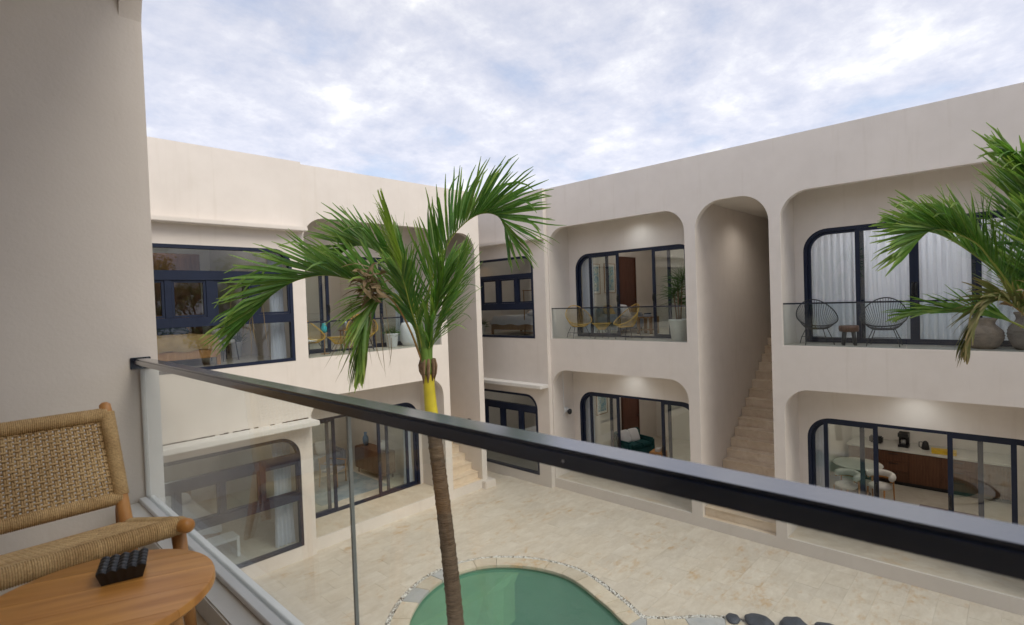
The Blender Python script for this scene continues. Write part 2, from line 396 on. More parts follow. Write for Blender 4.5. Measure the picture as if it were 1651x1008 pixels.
def bez(pts, n):                    # smooth path through points (Catmull-Rom)
    P = [Vector(p) for p in pts]; P = [P[0]*2-P[1]] + P + [P[-1]*2-P[-2]]; out = []
    m_ = len(P)-3
    for i in range(n+1):
        t = i/n*m_; k = min(int(t), m_-1); t -= k
        a, b, c, d = P[k:k+4]
        out.append(.5*((2*b)+(c-a)*t+(2*a-5*b+4*c-d)*t*t+(3*b-a-3*c+d)*t*t*t))
    return out

F0, F1, F2, TOP = 0.0, .27, 4.25, 8.49
# ------------------------------------------------------------------ building parts
def ring_prism(outer, inner, mp, d0, d1, name, mat, parent):
    return MB().prism([outer, inner], mp, d0, d1).build(name, mat, parent, auto=30)
def sliding_door(bld, mp, u0, u1, z0, z1, d, rads, panels, sgn=1):
    """outer frame with rounded head, then sliding panels [(ua, ub, track, [handle side])]"""
    fr = ring_prism(rr(u0-.006, u1+.006, z0-.006, z1+.006, rads), rr(u0+.065, u1-.065, z0+.045, z1-.065, tuple(max(0, r-.065) for r in rads)), mp, d, d+.13, 'sliding_door', 'frame_metal', bld)
    for (ua, ub, track, handle) in panels:
        a = d+.012+.055*track; b = a+.042
        za, zb = z0+.03, z1-.045
        rd = [0, 0, 0, 0]
        if rads[2] and ub > u1-.12: rd[2] = rads[2]-.05
        if rads[3] and ua < u0+.12: rd[3] = rads[3]-.05
        w_ = .078
        ring_prism(rr(ua, ub, za, zb, rd), rr(ua+w_, ub-w_, za+.075, zb-w_, tuple(max(0, r-w_) for r in rd)), mp, a, b, 'door_panel', 'frame_metal', fr)
        MB().prism([rr(ua+w_-.01, ub-w_+.01, za+.065, zb-w_+.01, tuple(max(0, r-w_) for r in rd))], mp, a+.016, a+.024).build('pane', 'clear_glass', fr)
        for h in handle:
            u = ua+.033 if h < 0 else ub-.033
            hb = MB().prism([rr(u-.022, u+.022, z0+.92, z0+1.20, (.02,)*4, 4)], mp, a-.02, a)
            hb.tube([mp(u, z0+.96, a-.015), mp(u, z0+.97, a-.06), mp(u, z0+1.06, a-.075), mp(u, z0+1.15, a-.06), mp(u, z0+1.16, a-.015)], .012, 6)
            hb.build('handle', 'black_plastic', fr, auto=40)
    return fr
def bay_window(bld, mp, u0, u1, z0, z1, d, rad, mull, zr1, zr2, c=2):
    """big fixed window: top light, a row of four lights, a tall lower pane"""
    cr = lambda r_: tuple(r_ if i == c else 0 for i in range(4)); rads = cr(rad)
    fr = ring_prism(rr(u0-.006, u1+.006, z0-.006, z1+.006, rads), rr(u0+.06, u1-.06, z0+.055, z1-.06, cr(rad-.06)), mp, d, d+.11, 'window', 'frame_metal', bld)
    for (a, b) in (zr1, zr2):
        MB().prism([rr(u0+.058, u1-.058, a, b)], mp, d-.012, d+.098).build('transom', 'frame_metal', fr, bevel=.006)
    for (a, b) in mull:
        MB().prism([rr(a, b, zr2[1]-.001, zr1[0]+.001)], mp, d+.004, d+.10).build('mullion', 'frame_metal', fr, bevel=.006)
    cuts = [u0+.05] + [x for ab in mull for x in ab] + [u1-.05]
    for i in range(0, len(cuts), 2):
        a, b = cuts[i], cuts[i+1]
        ring_prism(rr(a+.004, b-.004, zr2[1]+.003, zr1[0]-.003), rr(a+.045, b-.045, zr2[1]+.045, zr1[0]-.045), mp, d+.022, d+.07, 'sash', 'frame_metal', fr)
        MB().prism([rr(a+.04, b-.04, zr2[1]+.04, zr1[0]-.04)], mp, d+.046, d+.054).build('pane', 'window_glass', fr)
    MB().prism([rr(u0+.05, u1-.05, zr1[1]-.01, z1-.05, cr(max(.05, rad-.06)))], mp, d+.056, d+.064).build('pane', 'window_glass', fr)
    MB().prism([rr(u0+.05, u1-.05, z0+.045, zr2[0]+.01)], mp, d+.056, d+.064).build('pane', 'window_glass', fr)
    return fr
def balustrade(bld, mp, u0, u1, z0, h, d):
    g = MB().prism([rr(u0+.004, u1-.004, z0+h-.032, z0+h)], mp, d-.018, d+.018).build('balustrade', 'rail_black', bld, bevel=.004)
    n = 2; w_ = (u1-u0)/n
    for i in range(n):
        MB().prism([rr(u0+i*w_+.006, u0+(i+1)*w_-.006, z0+.004, z0+h-.022)], mp, d-.005, d+.005).build('glass_panel', 'rail_glass', g)
    return g
def steps(bld, n, z0, rise, tread, place):
    """every step a block of stone: a tread slab with a small nosing over its riser"""
    st = None
    for i in range(n):
        b = MB(); place(b, i, z0+i*rise, rise, tread)
        o = b.build('staircase' if st is None else 'step', 'step_stone', bld if st is None else st, bevel=.006)
        if st is None: st = o
    return st

# ------------------------------------------------------------------ right wing (plane x = 11.67)
RX = 11.67; DX = 12.62; BX = 17.5
rw = empty('hotel_wing', (14.5, 4, 0), 0, 'cream two-storey wing on the right with a tall arched stair opening and black sliding doors', 'building')
P = rw
def part(name, mat, boxes, parent=None, bevel=0, kind=None):
    b = MB()
    for q in boxes: b.box(*q)
    o = b.build(name, mat, None, bevel=bevel, kind=kind); par = parent or P
    o.parent = par; o.matrix_parent_inverse = par.matrix_world.inverted(); return o
# the wings' empties sit at their base; parts are modelled in world coordinates, so keep the parents at the origin
rw.location = (0, 0, 0)
ra = .52
holes = [rr(5.59, 9.65, F2, 7.35, (0, 0, ra, ra)), rr(5.59, 9.65, F1, 3.37, (0, 0, .48, .48)),
         rr(3.75, 5.33, .25, 7.42, (0, 0, .60, .60), 14),
         rr(-.55, 3.53, F2, 7.35, (0, 0, ra, ra)), rr(-.55, 3.53, F1, 3.37, (0, 0, .48, .48))]
MB().prism([[(-7, -.1), (9.69, -.1), (9.69, TOP-.005), (-7, TOP-.005)]]+holes, mpR, RX, RX+.15).build('facade', 'stucco', rw, auto=30)
cholesw = [rr(10.14, 13.22, 4.26, 6.65, (0, 0, 0, .36)), rr(10.14, 13.22, .29, 2.60, (0, 0, 0, .42))]
MB().prism([[(9.69, -.1), (14, -.1), (14, TOP), (9.69, TOP)]]+cholesw, mpR, RX-.14, RX+.10).build('bay_facade', 'stucco', rw, auto=30)
part('canopy', 'stucco', [(RX-.14-.30, RX-.12, 9.70, 14, 7.05, 7.15)], bevel=.012)
part('canopy', 'concrete_white', [(RX-.14-.34, RX-.12, 9.70, 14, 2.86, 2.96)], bevel=.012)
for (a, b) in ((9.652, 9.86), (5.332, 5.588), (3.532, 3.748), (-.76, -.552), (13.9, 14.0)):
    part('partition_wall', 'stucco', [(RX+.14, BX+1.5, a, b, -.05, TOP-.25)])
part('back_wall', 'paint', [(BX, BX+.2, 5.58, 14, 0, TOP-.3)]); part('back_wall', 'paint', [(BX, BX+.2, -.6, 3.54, 0, TOP-.3)])
part('stair_end_wall', 'stucco', [(BX+1.3, BX+1.5, 3.74, 5.34, 0, TOP-.3)])
part('roof_slab', 'paint', [(RX+.145, BX+1.5, -7, 13.99, 7.50, TOP-.28)])
for (a, b) in ((5.585, 9.655), (-.555, 3.535)):
    part('storey_slab', 'paint', [(RX+.10, BX, a, b, 3.50, 4.21)])
    part('upper_floor', 'interior_floor', [(RX+.05, BX, a, b, 4.20, F2+.002)])
    part('lower_floor', 'travertine_slab', [(RX+.05, DX+.10, a, b, .10, F1+.002)])
    part('room_floor', 'interior_floor', [(DX+.10, BX, a, b, .10, F1+.004)])
part('storey_slab', 'paint', [(RX, BX, 9.80, 13.95, 3.50, 4.21)]); part('upper_floor', 'interior_floor', [(RX+.05, BX, 9.8, 13.95, 4.2, F2+.002)])
part('room_floor', 'interior_floor', [(RX+.05, BX, 9.8, 13.95, .1, F1+.004)])
part('landing', 'step_stone', [(16.70, BX+1.4, 3.745, 5.335, 3.6, F2)])
dr = .46
for (a, b, z0, z1) in ((5.59, 9.65, F2, 7.5), (5.59, 9.65, F1, 3.5), (-.55, 3.53, F2, 7.5), (-.55, 3.53, F1, 3.5)):
    ua, ub = (5.76, 9.43) if a > 0 else (-.40, 3.365)
    MB().prism([[(a-.03, z0-.12), (b+.03, z0-.12), (b+.03, z1+.05), (a-.03, z1+.05)], rr(ua, ub, z0-.02, z0+2.385, (0, 0, dr, dr))], mpR, DX-.015, DX+.15).build('door_wall', 'stucco', rw, auto=30)
sliding_door(rw, mpR, 5.76, 9.43, F2, F2+2.385, DX, (0, 0, dr, dr), [(8.36, 9.385, 1, []), (7.98, 8.96, 0, [-1]), (5.99, 6.96, 0, [1]), (5.805, 6.56, 1, [])])
sliding_door(rw, mpR, 5.76, 9.43, F1, F1+2.385, DX, (0, 0, dr, dr), [(8.36, 9.385, 1, []), (8.10, 9.08, 0, [-1]), (5.86, 6.82, 0, [1]), (5.805, 6.66, 1, [])])
sliding_door(rw, mpR, -.40, 3.365, F2, F2+2.385, DX, (0, 0, dr, dr), [(2.28, 3.32, 1, []), (1.46, 2.42, 0, [-1]), (.50, 1.47, 0, [1]), (-.355, .64, 1, [])])
sliding_door(rw, mpR, -.40, 3.365, F1, F1+2.385, DX, (0, 0, dr, dr), [(2.34, 3.32, 1, []), (2.10, 3.06, 0, [-1]), (.08, 1.02, 0, [1]), (-.355, .60, 1, [])])
for (a, b) in ((5.59, 9.65), (-.55, 3.53)): balustrade(rw, mpR, a, b, F2, .865, RX+.07)
bay_window(rw, mpR, 10.14, 13.22, 4.26, 6.65, RX-.146, .36, [(10.76, 10.88), (11.52, 11.66), (12.30, 12.44)], (6.02, 6.15), (5.09, 5.29), 3)
bay_window(rw, mpR, 10.14, 13.22, .29, 2.60, RX-.146, .42, [(10.76, 10.88), (11.52, 11.66), (12.30, 12.44)], (2.10, 2.27), (1.12, 1.30), 3)
def st_r(b, i, z, rise, tread):
    x = 11.80+i*tread
    b.box(x, 16.72, 3.752, 5.328, z, z+rise-.03) if i == 0 else b.box(x, x+tread*2, 3.752, 5.328, z-.02, z+rise-.03)
    b.box(x-.02, x+tread+.04, 3.751, 5.329, z+rise-.03, z+rise)
steps(rw, 19, .25, .2098, .262, st_r)
part('stair_floor', 'step_stone', [(RX+.01, 11.82, 3.752, 5.328, .05, .252)])

# ------------------------------------------------------------------ left wing (plane y = 11.28)
LY = 11.28; DY = 12.36; BY = 16.6
lw_ = empty('hotel_wing', (0, 0, 0), 0, 'cream two-storey wing on the left with navy framed corner windows and a narrow stair opening', 'building'); P = lw_
holes = [rr(5.30, 9.02, F2, 7.35, (0, 0, ra, ra)), rr(5.30, 9.02, F1, 3.37, (0, 0, .48, .48)), rr(9.24, 10.33, .25, 7.30, (0, 0, .5, .5), 14)]
MB().prism([[(5.25, -.1), (10.52, -.1), (10.52, TOP-.005), (5.25, TOP-.005)]]+holes, mpL, LY, LY+.15).build('facade', 'stucco', lw_, auto=30)
MB().prism([[(-2, -.1), (5.25, -.1), (5.25, TOP), (-2, TOP)], rr(1.90, 4.96, 4.26, 6.60, (0, 0, .36, 0)), rr(1.90, 4.97, .30, 2.66, (0, 0, .44, 0))], mpL, LY-.14, LY+.10).build('bay_facade', 'stucco', lw_, auto=30)
part('canopy', 'stucco', [(-2, 5.235, LY-.14-.26, LY-.12, 6.98, 7.07)], bevel=.012)
part('canopy', 'concrete_white', [(-2, 5.24, LY-.14-.42, LY-.12, 2.88, 2.98)], bevel=.012)
b = MB()
for i in range(46):
    x0 = 1.5+i*.08
    if random.random() < .78: b.box(x0, x0+.08, LY-.143-.012*random.random(), LY-.135, 2.979, 2.992+.012*random.random())
b.build('crack_line', 'soil', lw_)
for (a, b_) in ((5.06, 5.298), (9.022, 9.238), (10.332, 10.52)):
    part('partition_wall', 'stucco', [(a, b_, LY+.10 if a < 6 else LY+.14, BY+1.5, -.05, TOP-.25)])
part('back_wall', 'paint', [(-2, 9.23, BY, BY+.2, 0, TOP-.3)]); part('stair_end_wall', 'stucco', [(9.23, 10.5, BY+1.2, BY+1.4, 0, TOP-.3)])
part('gap_wall', 'stucco', [(10.50, 11.60, 14.2, 14.4, 0, TOP-.1)])
part('partition_wall', 'paint', [(.2, .4, LY+.10, BY, 0, TOP-.3)])
part('roof_slab', 'paint', [(-2, 10.51, LY+.105, BY+1.4, 7.50, TOP-.28)])
part('storey_slab', 'paint', [(.3, 5.20, LY+.02, BY, 3.50, 4.21)]); part('storey_slab', 'paint', [(5.295, 9.025, LY+.10, BY, 3.50, 4.21)])
part('upper_floor', 'interior_floor', [(.3, 5.1, LY-.03, BY, 4.2, F2+.002)]); part('upper_floor', 'interior_floor', [(5.295, 9.025, LY+.05, BY, 4.2, F2+.002)])
part('room_floor', 'interior_floor', [(.3, 5.1, LY-.03, BY, .1, F1+.004)]); part('room_floor', 'interior_floor', [(5.295, 9.025, DY+.1, BY, .1, F1+.004)])
part('lower_floor', 'travertine_slab', [(5.295, 9.025, LY+.05, DY+.1, .1, F1+.002)])
part('pier_plinth', 'stucco', [(10.30, 10.72, LY-.16, LY+.2, -.05, .20)], bevel=.02)
for z0, z1 in ((F2, 7.5), (F1, 3.5)):
    MB().prism([[(5.27, z0-.12), (9.05, z0-.12), (9.05, z1+.05), (5.27, z1+.05)], rr(5.47, 8.93, z0-.02, z0+2.385, (0, 0, dr, dr))], mpL, DY-.015, DY+.15).build('door_wall', 'stucco', lw_, auto=30)
    sliding_door(lw_, mpL, 5.47, 8.93, z0, z0+2.385, DY, (0, 0, dr, dr), [(5.515, 6.28, 1, []), (5.46+.06, 6.42, 0, [1]), (7.62, 8.58, 0, [-1]), (7.90, 8.885, 1, [])])
balustrade(lw_, mpL, 5.30, 9.02, F2, .81, LY+.07)
bay_window(lw_, mpL, 1.90, 4.96, 4.26, 6.60, LY-.146, .36, [(2.63, 2.74), (3.31, 3.47), (4.13, 4.26)], (5.95, 6.13), (5.08, 5.26))
bay_window(lw_, mpL, 1.90, 4.97, .30, 2.66, LY-.146, .44, [(2.63, 2.70), (3.38, 3.45), (4.13, 4.20)], (2.10, 2.29), (1.28, 1.45))
def st_l(b, i, z, rise, tread):
    y = 11.46+i*tread
    b.box(9.242, 10.328, y, 16.7, z, z+rise-.03) if i == 0 else b.box(9.242, 10.328, y, y+tread*2, z-.02, z+rise-.03)
    b.box(9.241, 10.329, y-.02, y+tread+.04, z+rise-.03, z+rise)
steps(lw_, 19, .25, .2098, .27, st_l)
part('stair_floor', 'step_stone', [(9.242, 10.328, LY+.01, 11.48, .05, .252)])

# ------------------------------------------------------------------ the building the camera stands in
nb = empty('hotel_wing', (0, 0, 0), 0, 'shaded cream balcony side wall filling the left edge, rail fixed to it', 'building'); P = nb
part('balcony_side_wall', 'stucco', [(-3.2, .769, 3.46, 3.70, 3.4, TOP-.2)])
MB().prism([[(-7, -.1), (11.1, -.1), (11.1, TOP), (-7, TOP)], rr(-5.6, 3.48, F2, 7.35, (0, 0, .55, .5), 14), rr(-1.3, 3.458, F1, 3.37, (0, 0, .48, .48)), rr(4.6, 9.2, F2, 7.35, (0, 0, .5, .5)), rr(4.6, 9.2, F1, 3.37, (0, 0, .5, .5))], mpR, .668, .77).build('facade', 'stucco', nb, auto=30)
part('balcony_ceiling', 'paint', [(-3.2, .67, -7, 11, 7.42, 8.2)])
part('balcony_slab', 'paint', [(-3.2, .67, -7, 11, 3.55, 4.20)])
part('back_wall', 'stucco', [(-1.6, -1.45, 1.5, 3.46, 4.2, 7.42)]); part('back_wall', 'paint', [(-3.4, -3.2, -7, 11, 0, TOP)])
part('end_wall', 'stucco', [(-3.2, .668, -5.8, -5.6, 3.4, TOP-.2)])
part('balcony_floor_finish', 'travertine_slab', [(-3.2, .575, -5.6, 3.46, 4.2, F2)])
part('kerb', 'concrete_white', [(.575, .668, -5.6, 3.459, 4.2, F2+.085)], bevel=.006)
# ------------------------------------------------------------------ courtyard, pool
ground = MB().box(-60, 60, -60, 60, -3.0, -2.9).build('ground', 'grout', kind='structure')
tag(ground, 'bare earth far below the paved courtyard', 'ground')
def closed(pts, n):
    P_ = [Vector((*p, 0)) for p in pts]; N = len(P_); out = []
    for i in range(n):
        t = i/n*N; k = int(t); t -= k
        a, b, c, d = (P_[(k+j-1) % N] for j in range(4))
        q = .5*((2*b)+(c-a)*t+(2*a-5*b+4*c-d)*t*t+(3*b-a-3*c+d)*t*t*t); out.append((q.x, q.y))
    return out
pool_pts = [(4.80, 6.75), (4.96, 7.42), (5.68, 7.99), (6.47, 8.20), (7.23, 7.95), (7.79, 7.27), (8.00, 6.35), (7.68, 5.30), (7.42, 4.62), (7.72, 4.10), (8.30, 3.45), (8.55, 2.40),
            (8.2, 1.3), (7.2, .8), (6.2, 1.3), (5.8, 2.4), (5.85, 3.6), (5.6, 4.8), (5.1, 5.8)]
NP = 190
pool = closed(pool_pts, NP)
def offset(poly, d):
    out = []
    N = len(poly)
    for i in range(N):
        a = Vector(poly[i-1]); b = Vector(poly[(i+1) % N]); t = (b-a).normalized(); nrm = Vector((-t.y, t.x))
        out.append(tuple(Vector(poly[i])+nrm*d))
    return out
area = sum(pool[i-1][0]*pool[i][1]-pool[i][0]*pool[i-1][1] for i in range(NP))
sg = 1 if area < 0 else -1
cop_in, cop_out, grv_out = offset(pool, -sg*.04), offset(pool, sg*.28), offset(pool, sg*.375)
def inside(p, poly):
    c = False; j = len(poly)-1
    for i in range(len(poly)):
        if (poly[i][1] > p[1]) != (poly[j][1] > p[1]) and p[0] < (poly[j][0]-poly[i][0])*(p[1]-poly[i][1])/(poly[j][1]-poly[i][1])+poly[i][0]: c = not c
        j = i
    return c
flat_map = lambda u, v, d: (u, v, d)
sub = MB().prism([[(.6, -8), (20, -8), (20, 18), (.6, 18)], grv_out], flat_map, -.12, -.018).build('courtyard', 'grout', kind='structure')
tag(sub, 'pale travertine paved courtyard around the kidney shaped pool', 'courtyard')
TL, TW, J = .60, .40, .0016
tile_me = MB().box(-TL/2+J/2, TL/2-J/2, -TW/2+J/2, TW/2-J/2, -.02, 0).build('tile', 'travertine', bevel=.0010, bseg=1)
tmesh = tile_me.data; bpy.data.objects.remove(tile_me)
cutter = MB().prism([grv_out], flat_map, -.5, .5).build('cutter', 'grout')
def to_px(p):
    d = Vector(p)-EYE; z = d.dot(FW)
    if z < .1: return None
    return (825.5+859.08*d.dot(RT)/z, 504-859.08*d.dot(UP)/z, z)
cands = []
for j in range(int(-4/TW), int(11.3/TW)+1):
    for i in range(0, 21):
        cx = .9+i*TL+(TL/2 if j % 2 else 0); cyy = j*TW+.08
        if cx > RX+.1 or cyy > LY+.1: continue
        ins = [inside((cx+a*TL/2, cyy+b*TW/2), grv_out) for a in (-1, 0, 1) for b in (-1, 0, 1)]
        if all(ins): continue
        q = to_px((cx, cyy, 0)); vis = q is not None and -80 < q[0] < 1730 and 600 < q[1] < 1075
        cands.append((0 if vis else 1, q[2] if q else 99, cx, cyy, any(ins)))
cands.sort()
dg = None; rest = MB(); n_t = 0
for (nv, dist, cx, cyy, cut) in cands:
    if n_t < 300 and not nv:
        dz = random.uniform(-.0012, .0012)
        if cut:
            o = bpy.data.objects.new('tile', tmesh.copy()); col.objects.link(o); o.location = (cx, cyy, dz)
            md = o.modifiers.new('cut', 'BOOLEAN'); md.object = cutter; md.operation = 'DIFFERENCE'; md.solver = 'EXACT'
            bpy.context.view_layer.update(); dg = bpy.context.evaluated_depsgraph_get()
            me = bpy.data.meshes.new_from_object(o.evaluated_get(dg)); o.modifiers.clear()
            if len(me.polygons) == 0: bpy.data.objects.remove(o); continue
            o.data = me
        else:
            o = bpy.data.objects.new('tile', tmesh); col.objects.link(o); o.location = (cx, cyy, dz)
        o.rotation_euler = (random.uniform(-.0012, .0012), random.uniform(-.0012, .0012), 0); o.parent = sub; n_t += 1
    elif not cut:
        rest.box(cx-TL/2+J/2, cx+TL/2-J/2, cyy-TW/2+J/2, cyy+TW/2-J/2, -.02, 0)
if rest.v: rest.build('outer_tiles', 'travertine', sub, kind='stuff')
bpy.data.objects.remove(cutter)
# pool basin, ledge, water, coping stones
pl = empty('swimming_pool', (0, 0, 0), 0, 'kidney shaped pool with a stone rim and green water', 'pool')
b = MB(); i0 = 0
lo = [(x, y, -1.3) for x, y in pool]; b.v += [(x, y, -.02) for x, y in pool]+lo
for i in range(NP): b.f.append((i, (i+1) % NP, (i+1) % NP+NP, i+NP))
b.f.append(tuple(range(NP, 2*NP)))
b.build('basin', 'pool_tile', pl)
# shallow shelf along the far left of the pool
ka = min(range(NP), key=lambda q: (Vector(pool[q])-Vector((7.70, 7.40))).length); kb = min(range(NP), key=lambda q: (Vector(pool[q])-Vector((5.10, 5.85))).length)
arc = [pool[q % NP] for q in range(kb-NP if kb > ka else kb, ka+1)]
inner = [(7.42, 7.30), (7.0, 7.22), (6.55, 7.02), (6.15, 6.72), (5.85, 6.30), (5.62, 5.85)]
sh = MB(); pts_ = arc+inner; na = len(arc)
mid_ = [tuple(Vector(q).lerp(min((Vector(a_) for a_ in arc), key=lambda a_: (a_-Vector(q)).length), .5)) for q in inner]
sh.v = [(x, y, -.16) for x, y in arc]+[(x, y, -.95) for x, y in inner]+[(x, y, -.30) for x, y in mid_]
top_ = arc+mid_
for t_ in tessellate_polygon([[Vector((x, y, 0)) for x, y in top_]]): sh.f.append(tuple(q if q < na else q+len(inner) for q in t_))
for q in range(len(inner)-1): sh.f.append((na+q, na+q+1, na+len(inner)+q+1, na+len(inner)+q))
sh.build('shelf', 'pool_ledge', pl)
wt = MB().prism([offset(pool, -sg*.002)], flat_map, -.115, -.11)
wo_ = MB(); wo_.v = [(x, y, -.09) for x, y in offset(pool, -sg*.003)]; wo_.f = [tuple(range(NP))]
tag(wo_.build('pool_water', 'water', kind='structure'), 'still green water in the kidney shaped pool', 'water')
i = 0; k = 0
while i < NP:
    n_ = random.choice((3, 4, 4, 5, 5, 6)); j = min(i+n_, NP)
    inn = [cop_in[q % NP] for q in range(i, j+1)]; out = [cop_out[q % NP] for q in range(i, j+1)]
    ca = Vector(inn[0]).lerp(Vector(out[0]), .5); cb = Vector(inn[-1]).lerp(Vector(out[-1]), .5); t = (cb-ca).normalized()*.003
    inn[0] = tuple(Vector(inn[0])+t); out[0] = tuple(Vector(out[0])+t); inn[-1] = tuple(Vector(inn[-1])-t); out[-1] = tuple(Vector(out[-1])-t)
    mat = 'coping_grey' if random.random() < .26 else 'coping_stone'
    MB().prism([inn+out[::-1]], flat_map, -.05, .006+random.uniform(0, .006)).build('rim_stone', mat, pl, bevel=.006, bseg=2)
    i = j; k += 1
MB().prism([offset(pool, sg*.42), offset(pool, sg*.02)], flat_map, -.09, -.03).build('gravel_bed', 'soil', pl)
b = MB(); b.tone = []
ico = bmesh.new(); bmesh.ops.create_icosphere(ico, subdivisions=1, radius=1); iv = [v_.co.copy() for v_ in ico.verts]; jf = [[v_.index for v_ in f_.verts] for f_ in ico.faces]; ico.free()
def blob(b, c, s, rot, tone):
    i0 = len(b.v)
    for v_ in iv:
        q = Vector((v_.x*s[0], v_.y*s[1], v_.z*s[2])); q.rotate(rot); b.v.append(tuple(q+Vector(c)))
        if b.tone is not None: b.tone.append(tone)
    b.f += [tuple(i0+q for q in f_) for f_ in jf]
from mathutils import Euler
for q in range(5200):
    u = random.random()*NP; i = int(u); f = u-i; e = random.uniform(.05, .95)
    a = Vector(cop_out[i]).lerp(Vector(cop_out[(i+1) % NP]), f); c = Vector(grv_out[i]).lerp(Vector(grv_out[(i+1) % NP]), f)
    p = a.lerp(c, e); px = to_px((p.x, p.y, 0))
    if px is None or px[1] > 1080 or not (-60 < px[0] < 1700): continue
    s = random.uniform(.011, .021)
    blob(b, (p.x, p.y, -.025+random.uniform(0, .022)), (s*random.uniform(.8, 1.3), s, s*random.uniform(.5, .8)), Euler((random.random()*3, random.random()*3, random.random()*6)), random.random())
tag(b.build('gravel', 'pebble', smooth=True, kind='stuff'), 'white and grey pebble strip curving around the pool rim', 'gravel')
for (x, y, s, lab) in ((8.60, 3.46, .11, 'smallest dark stone at the left end of the boulder row'), (8.76, 3.10, .18, 'second dark rounded boulder along the pebble strip'), (8.98, 2.66, .20, 'large dark rounded boulder in the pebble strip'), (9.18, 2.20, .19, 'dark boulder at the right end of the row by the pool')):
    bm = bmesh.new(); bmesh.ops.create_icosphere(bm, subdivisions=3, radius=1)
    for v_ in bm.verts:
        n_ = 1+.22*noise.noise(v_.co*1.4+Vector((x*3, y, 0))); v_.co = Vector((v_.co.x*s*1.25*n_, v_.co.y*s*n_, v_.co.z*s*.42*n_))
    me = bpy.data.meshes.new('boulder'); bm.to_mesh(me); bm.free(); me.shade_smooth(); me.materials.append(M['boulder'])
    o = bpy.data.objects.new('boulder', me); col.objects.link(o); o.location = (x, y, s*.25); o.rotation_euler = (0, 0, x*7)
    tag(o, lab, 'boulder', 'dark boulders beside the pool')

# ------------------------------------------------------------------ palms
def frond(path, parent, up, n=46, L=.55, mat='leaf', amin=18, amax=62, side=.55, droop=.35, w=.016, wind=(0, 0, 0), start=.22, rach='rachis', rr_=.014, dry=.0, one=0, tipfall=1.0, jit=1.0, lmin=.45):
    pts = bez(path, 40); b = MB(); b.tone = []
    N = len(pts)
    rb = MB().tube(pts, [lerp(rr_, .0025, (i/(N-1))**.8) for i in range(N)], 6)
    fr = None
    upv = Vector(up).normalized(); wv = Vector(wind)
    for i in range(n):
        t = start+(1-start)*(i+.5)/n
        q = t*(N-1); k = min(int(q), N-2); p = pts[k].lerp(pts[k+1], q-k)
        tg = (pts[min(k+2, N-1)]-pts[max(k-1, 0)]).normalized()
        nn = (upv-tg*upv.dot(tg)); nn = nn.normalized() if nn.length > 1e-3 else tg.orthogonal().normalized()
        bb = tg.cross(nn)
        s_ = (t-start)/(1-start)
        for sd_ in (-1, 1):
            if one and sd_ != one: continue
            if random.random() < .04: continue
            ang = R(lerp(amax, amin, s_**.8)+random.gauss(0, 5*jit))
            sp = side*random.uniform(.7, 1.3)
            dr_ = (nn*math.cos(sp)+bb*sd_*math.sin(sp))
            d = (tg*math.cos(ang)+dr_*math.sin(ang)).normalized()
            ln = L*(lmin+(1-lmin)*math.sin(math.pi*min(1, .18+.72*s_))**.7)*random.uniform(.82, 1.12)
            if s_ > .9: ln *= .85
            seg = 7; prev = p.copy(); dd = d.copy(); i0 = len(b.v)
            wd = dd.cross(nn*.6+bb*sd_*.8).normalized()
            fold = random.uniform(.25, .6); lt = random.random()**2*.30; brk = random.random() < .22*jit; bseg_ = random.choice((3, 4, 5, 5, 6))
            for g in range(seg+1):
                u = g/seg; ww = w*(.4+2.4*u if u < .25 else 1. if u < .6 else .35+.65*(1-u)/.4)*random.uniform(.9, 1.1)
                if g == seg: ww = .003
                nf = wd.cross(dd).normalized()
                b.v += [tuple(prev-wd*ww+nf*ww*fold), tuple(prev), tuple(prev+wd*ww+nf*ww*fold)]
                tn = max(0, (u-.72)*2.2)*(.35+dry)+lt+random.random()*.06+dry*.5*u
                b.tone += [min(1, tn)]*3
                if g < seg:
                    a = i0+g*3
                    b.f += [(a, a+1, a+4, a+3), (a+1, a+2, a+5, a+4)]
                prev = prev+dd*ln/seg
                gdown = droop*(.10+.34*u*u)*tipfall
                if brk and g >= bseg_: gdown += .45
                dd = (dd+Vector((0, 0, -1))*gdown+wv*(.08+.22*u)+Vector((random.gauss(0, 1), random.gauss(0, 1), random.gauss(0, 1)))*jit*(.03+.10*u*u)).normalized()
                wd = (wd-dd*wd.dot(dd)).normalized()
    fr = b.build('frond', mat, parent)
    rb.build('midrib', rach, fr, smooth=True)
    return fr
def trunk_mesh(path, rad, rings=.048):
    pts = bez(path, 60); L = sum((pts[i+1]-pts[i]).length for i in range(60)); n = int(L/.018)
    P2 = bez(path, n); rs = []
    for i in range(n+1):
        t = i/n; ph = (i*L/n) % rings/rings
        rs.append(lerp(rad[0], rad[1], t)*(1+.13*(1-ph)**3+.06*noise.noise(Vector((0, 0, i*.21)))))
    return MB().tube(P2, rs, 18)
def loc(a, b_, c, base, S):    # metres to the camera's right, up and away from the crown base
    return base+RT*a*S+UP*b_*S+FW*c*S
def chain(base, S, *pts): return [loc(a, b_, c, base, S) for a, b_, c in pts]
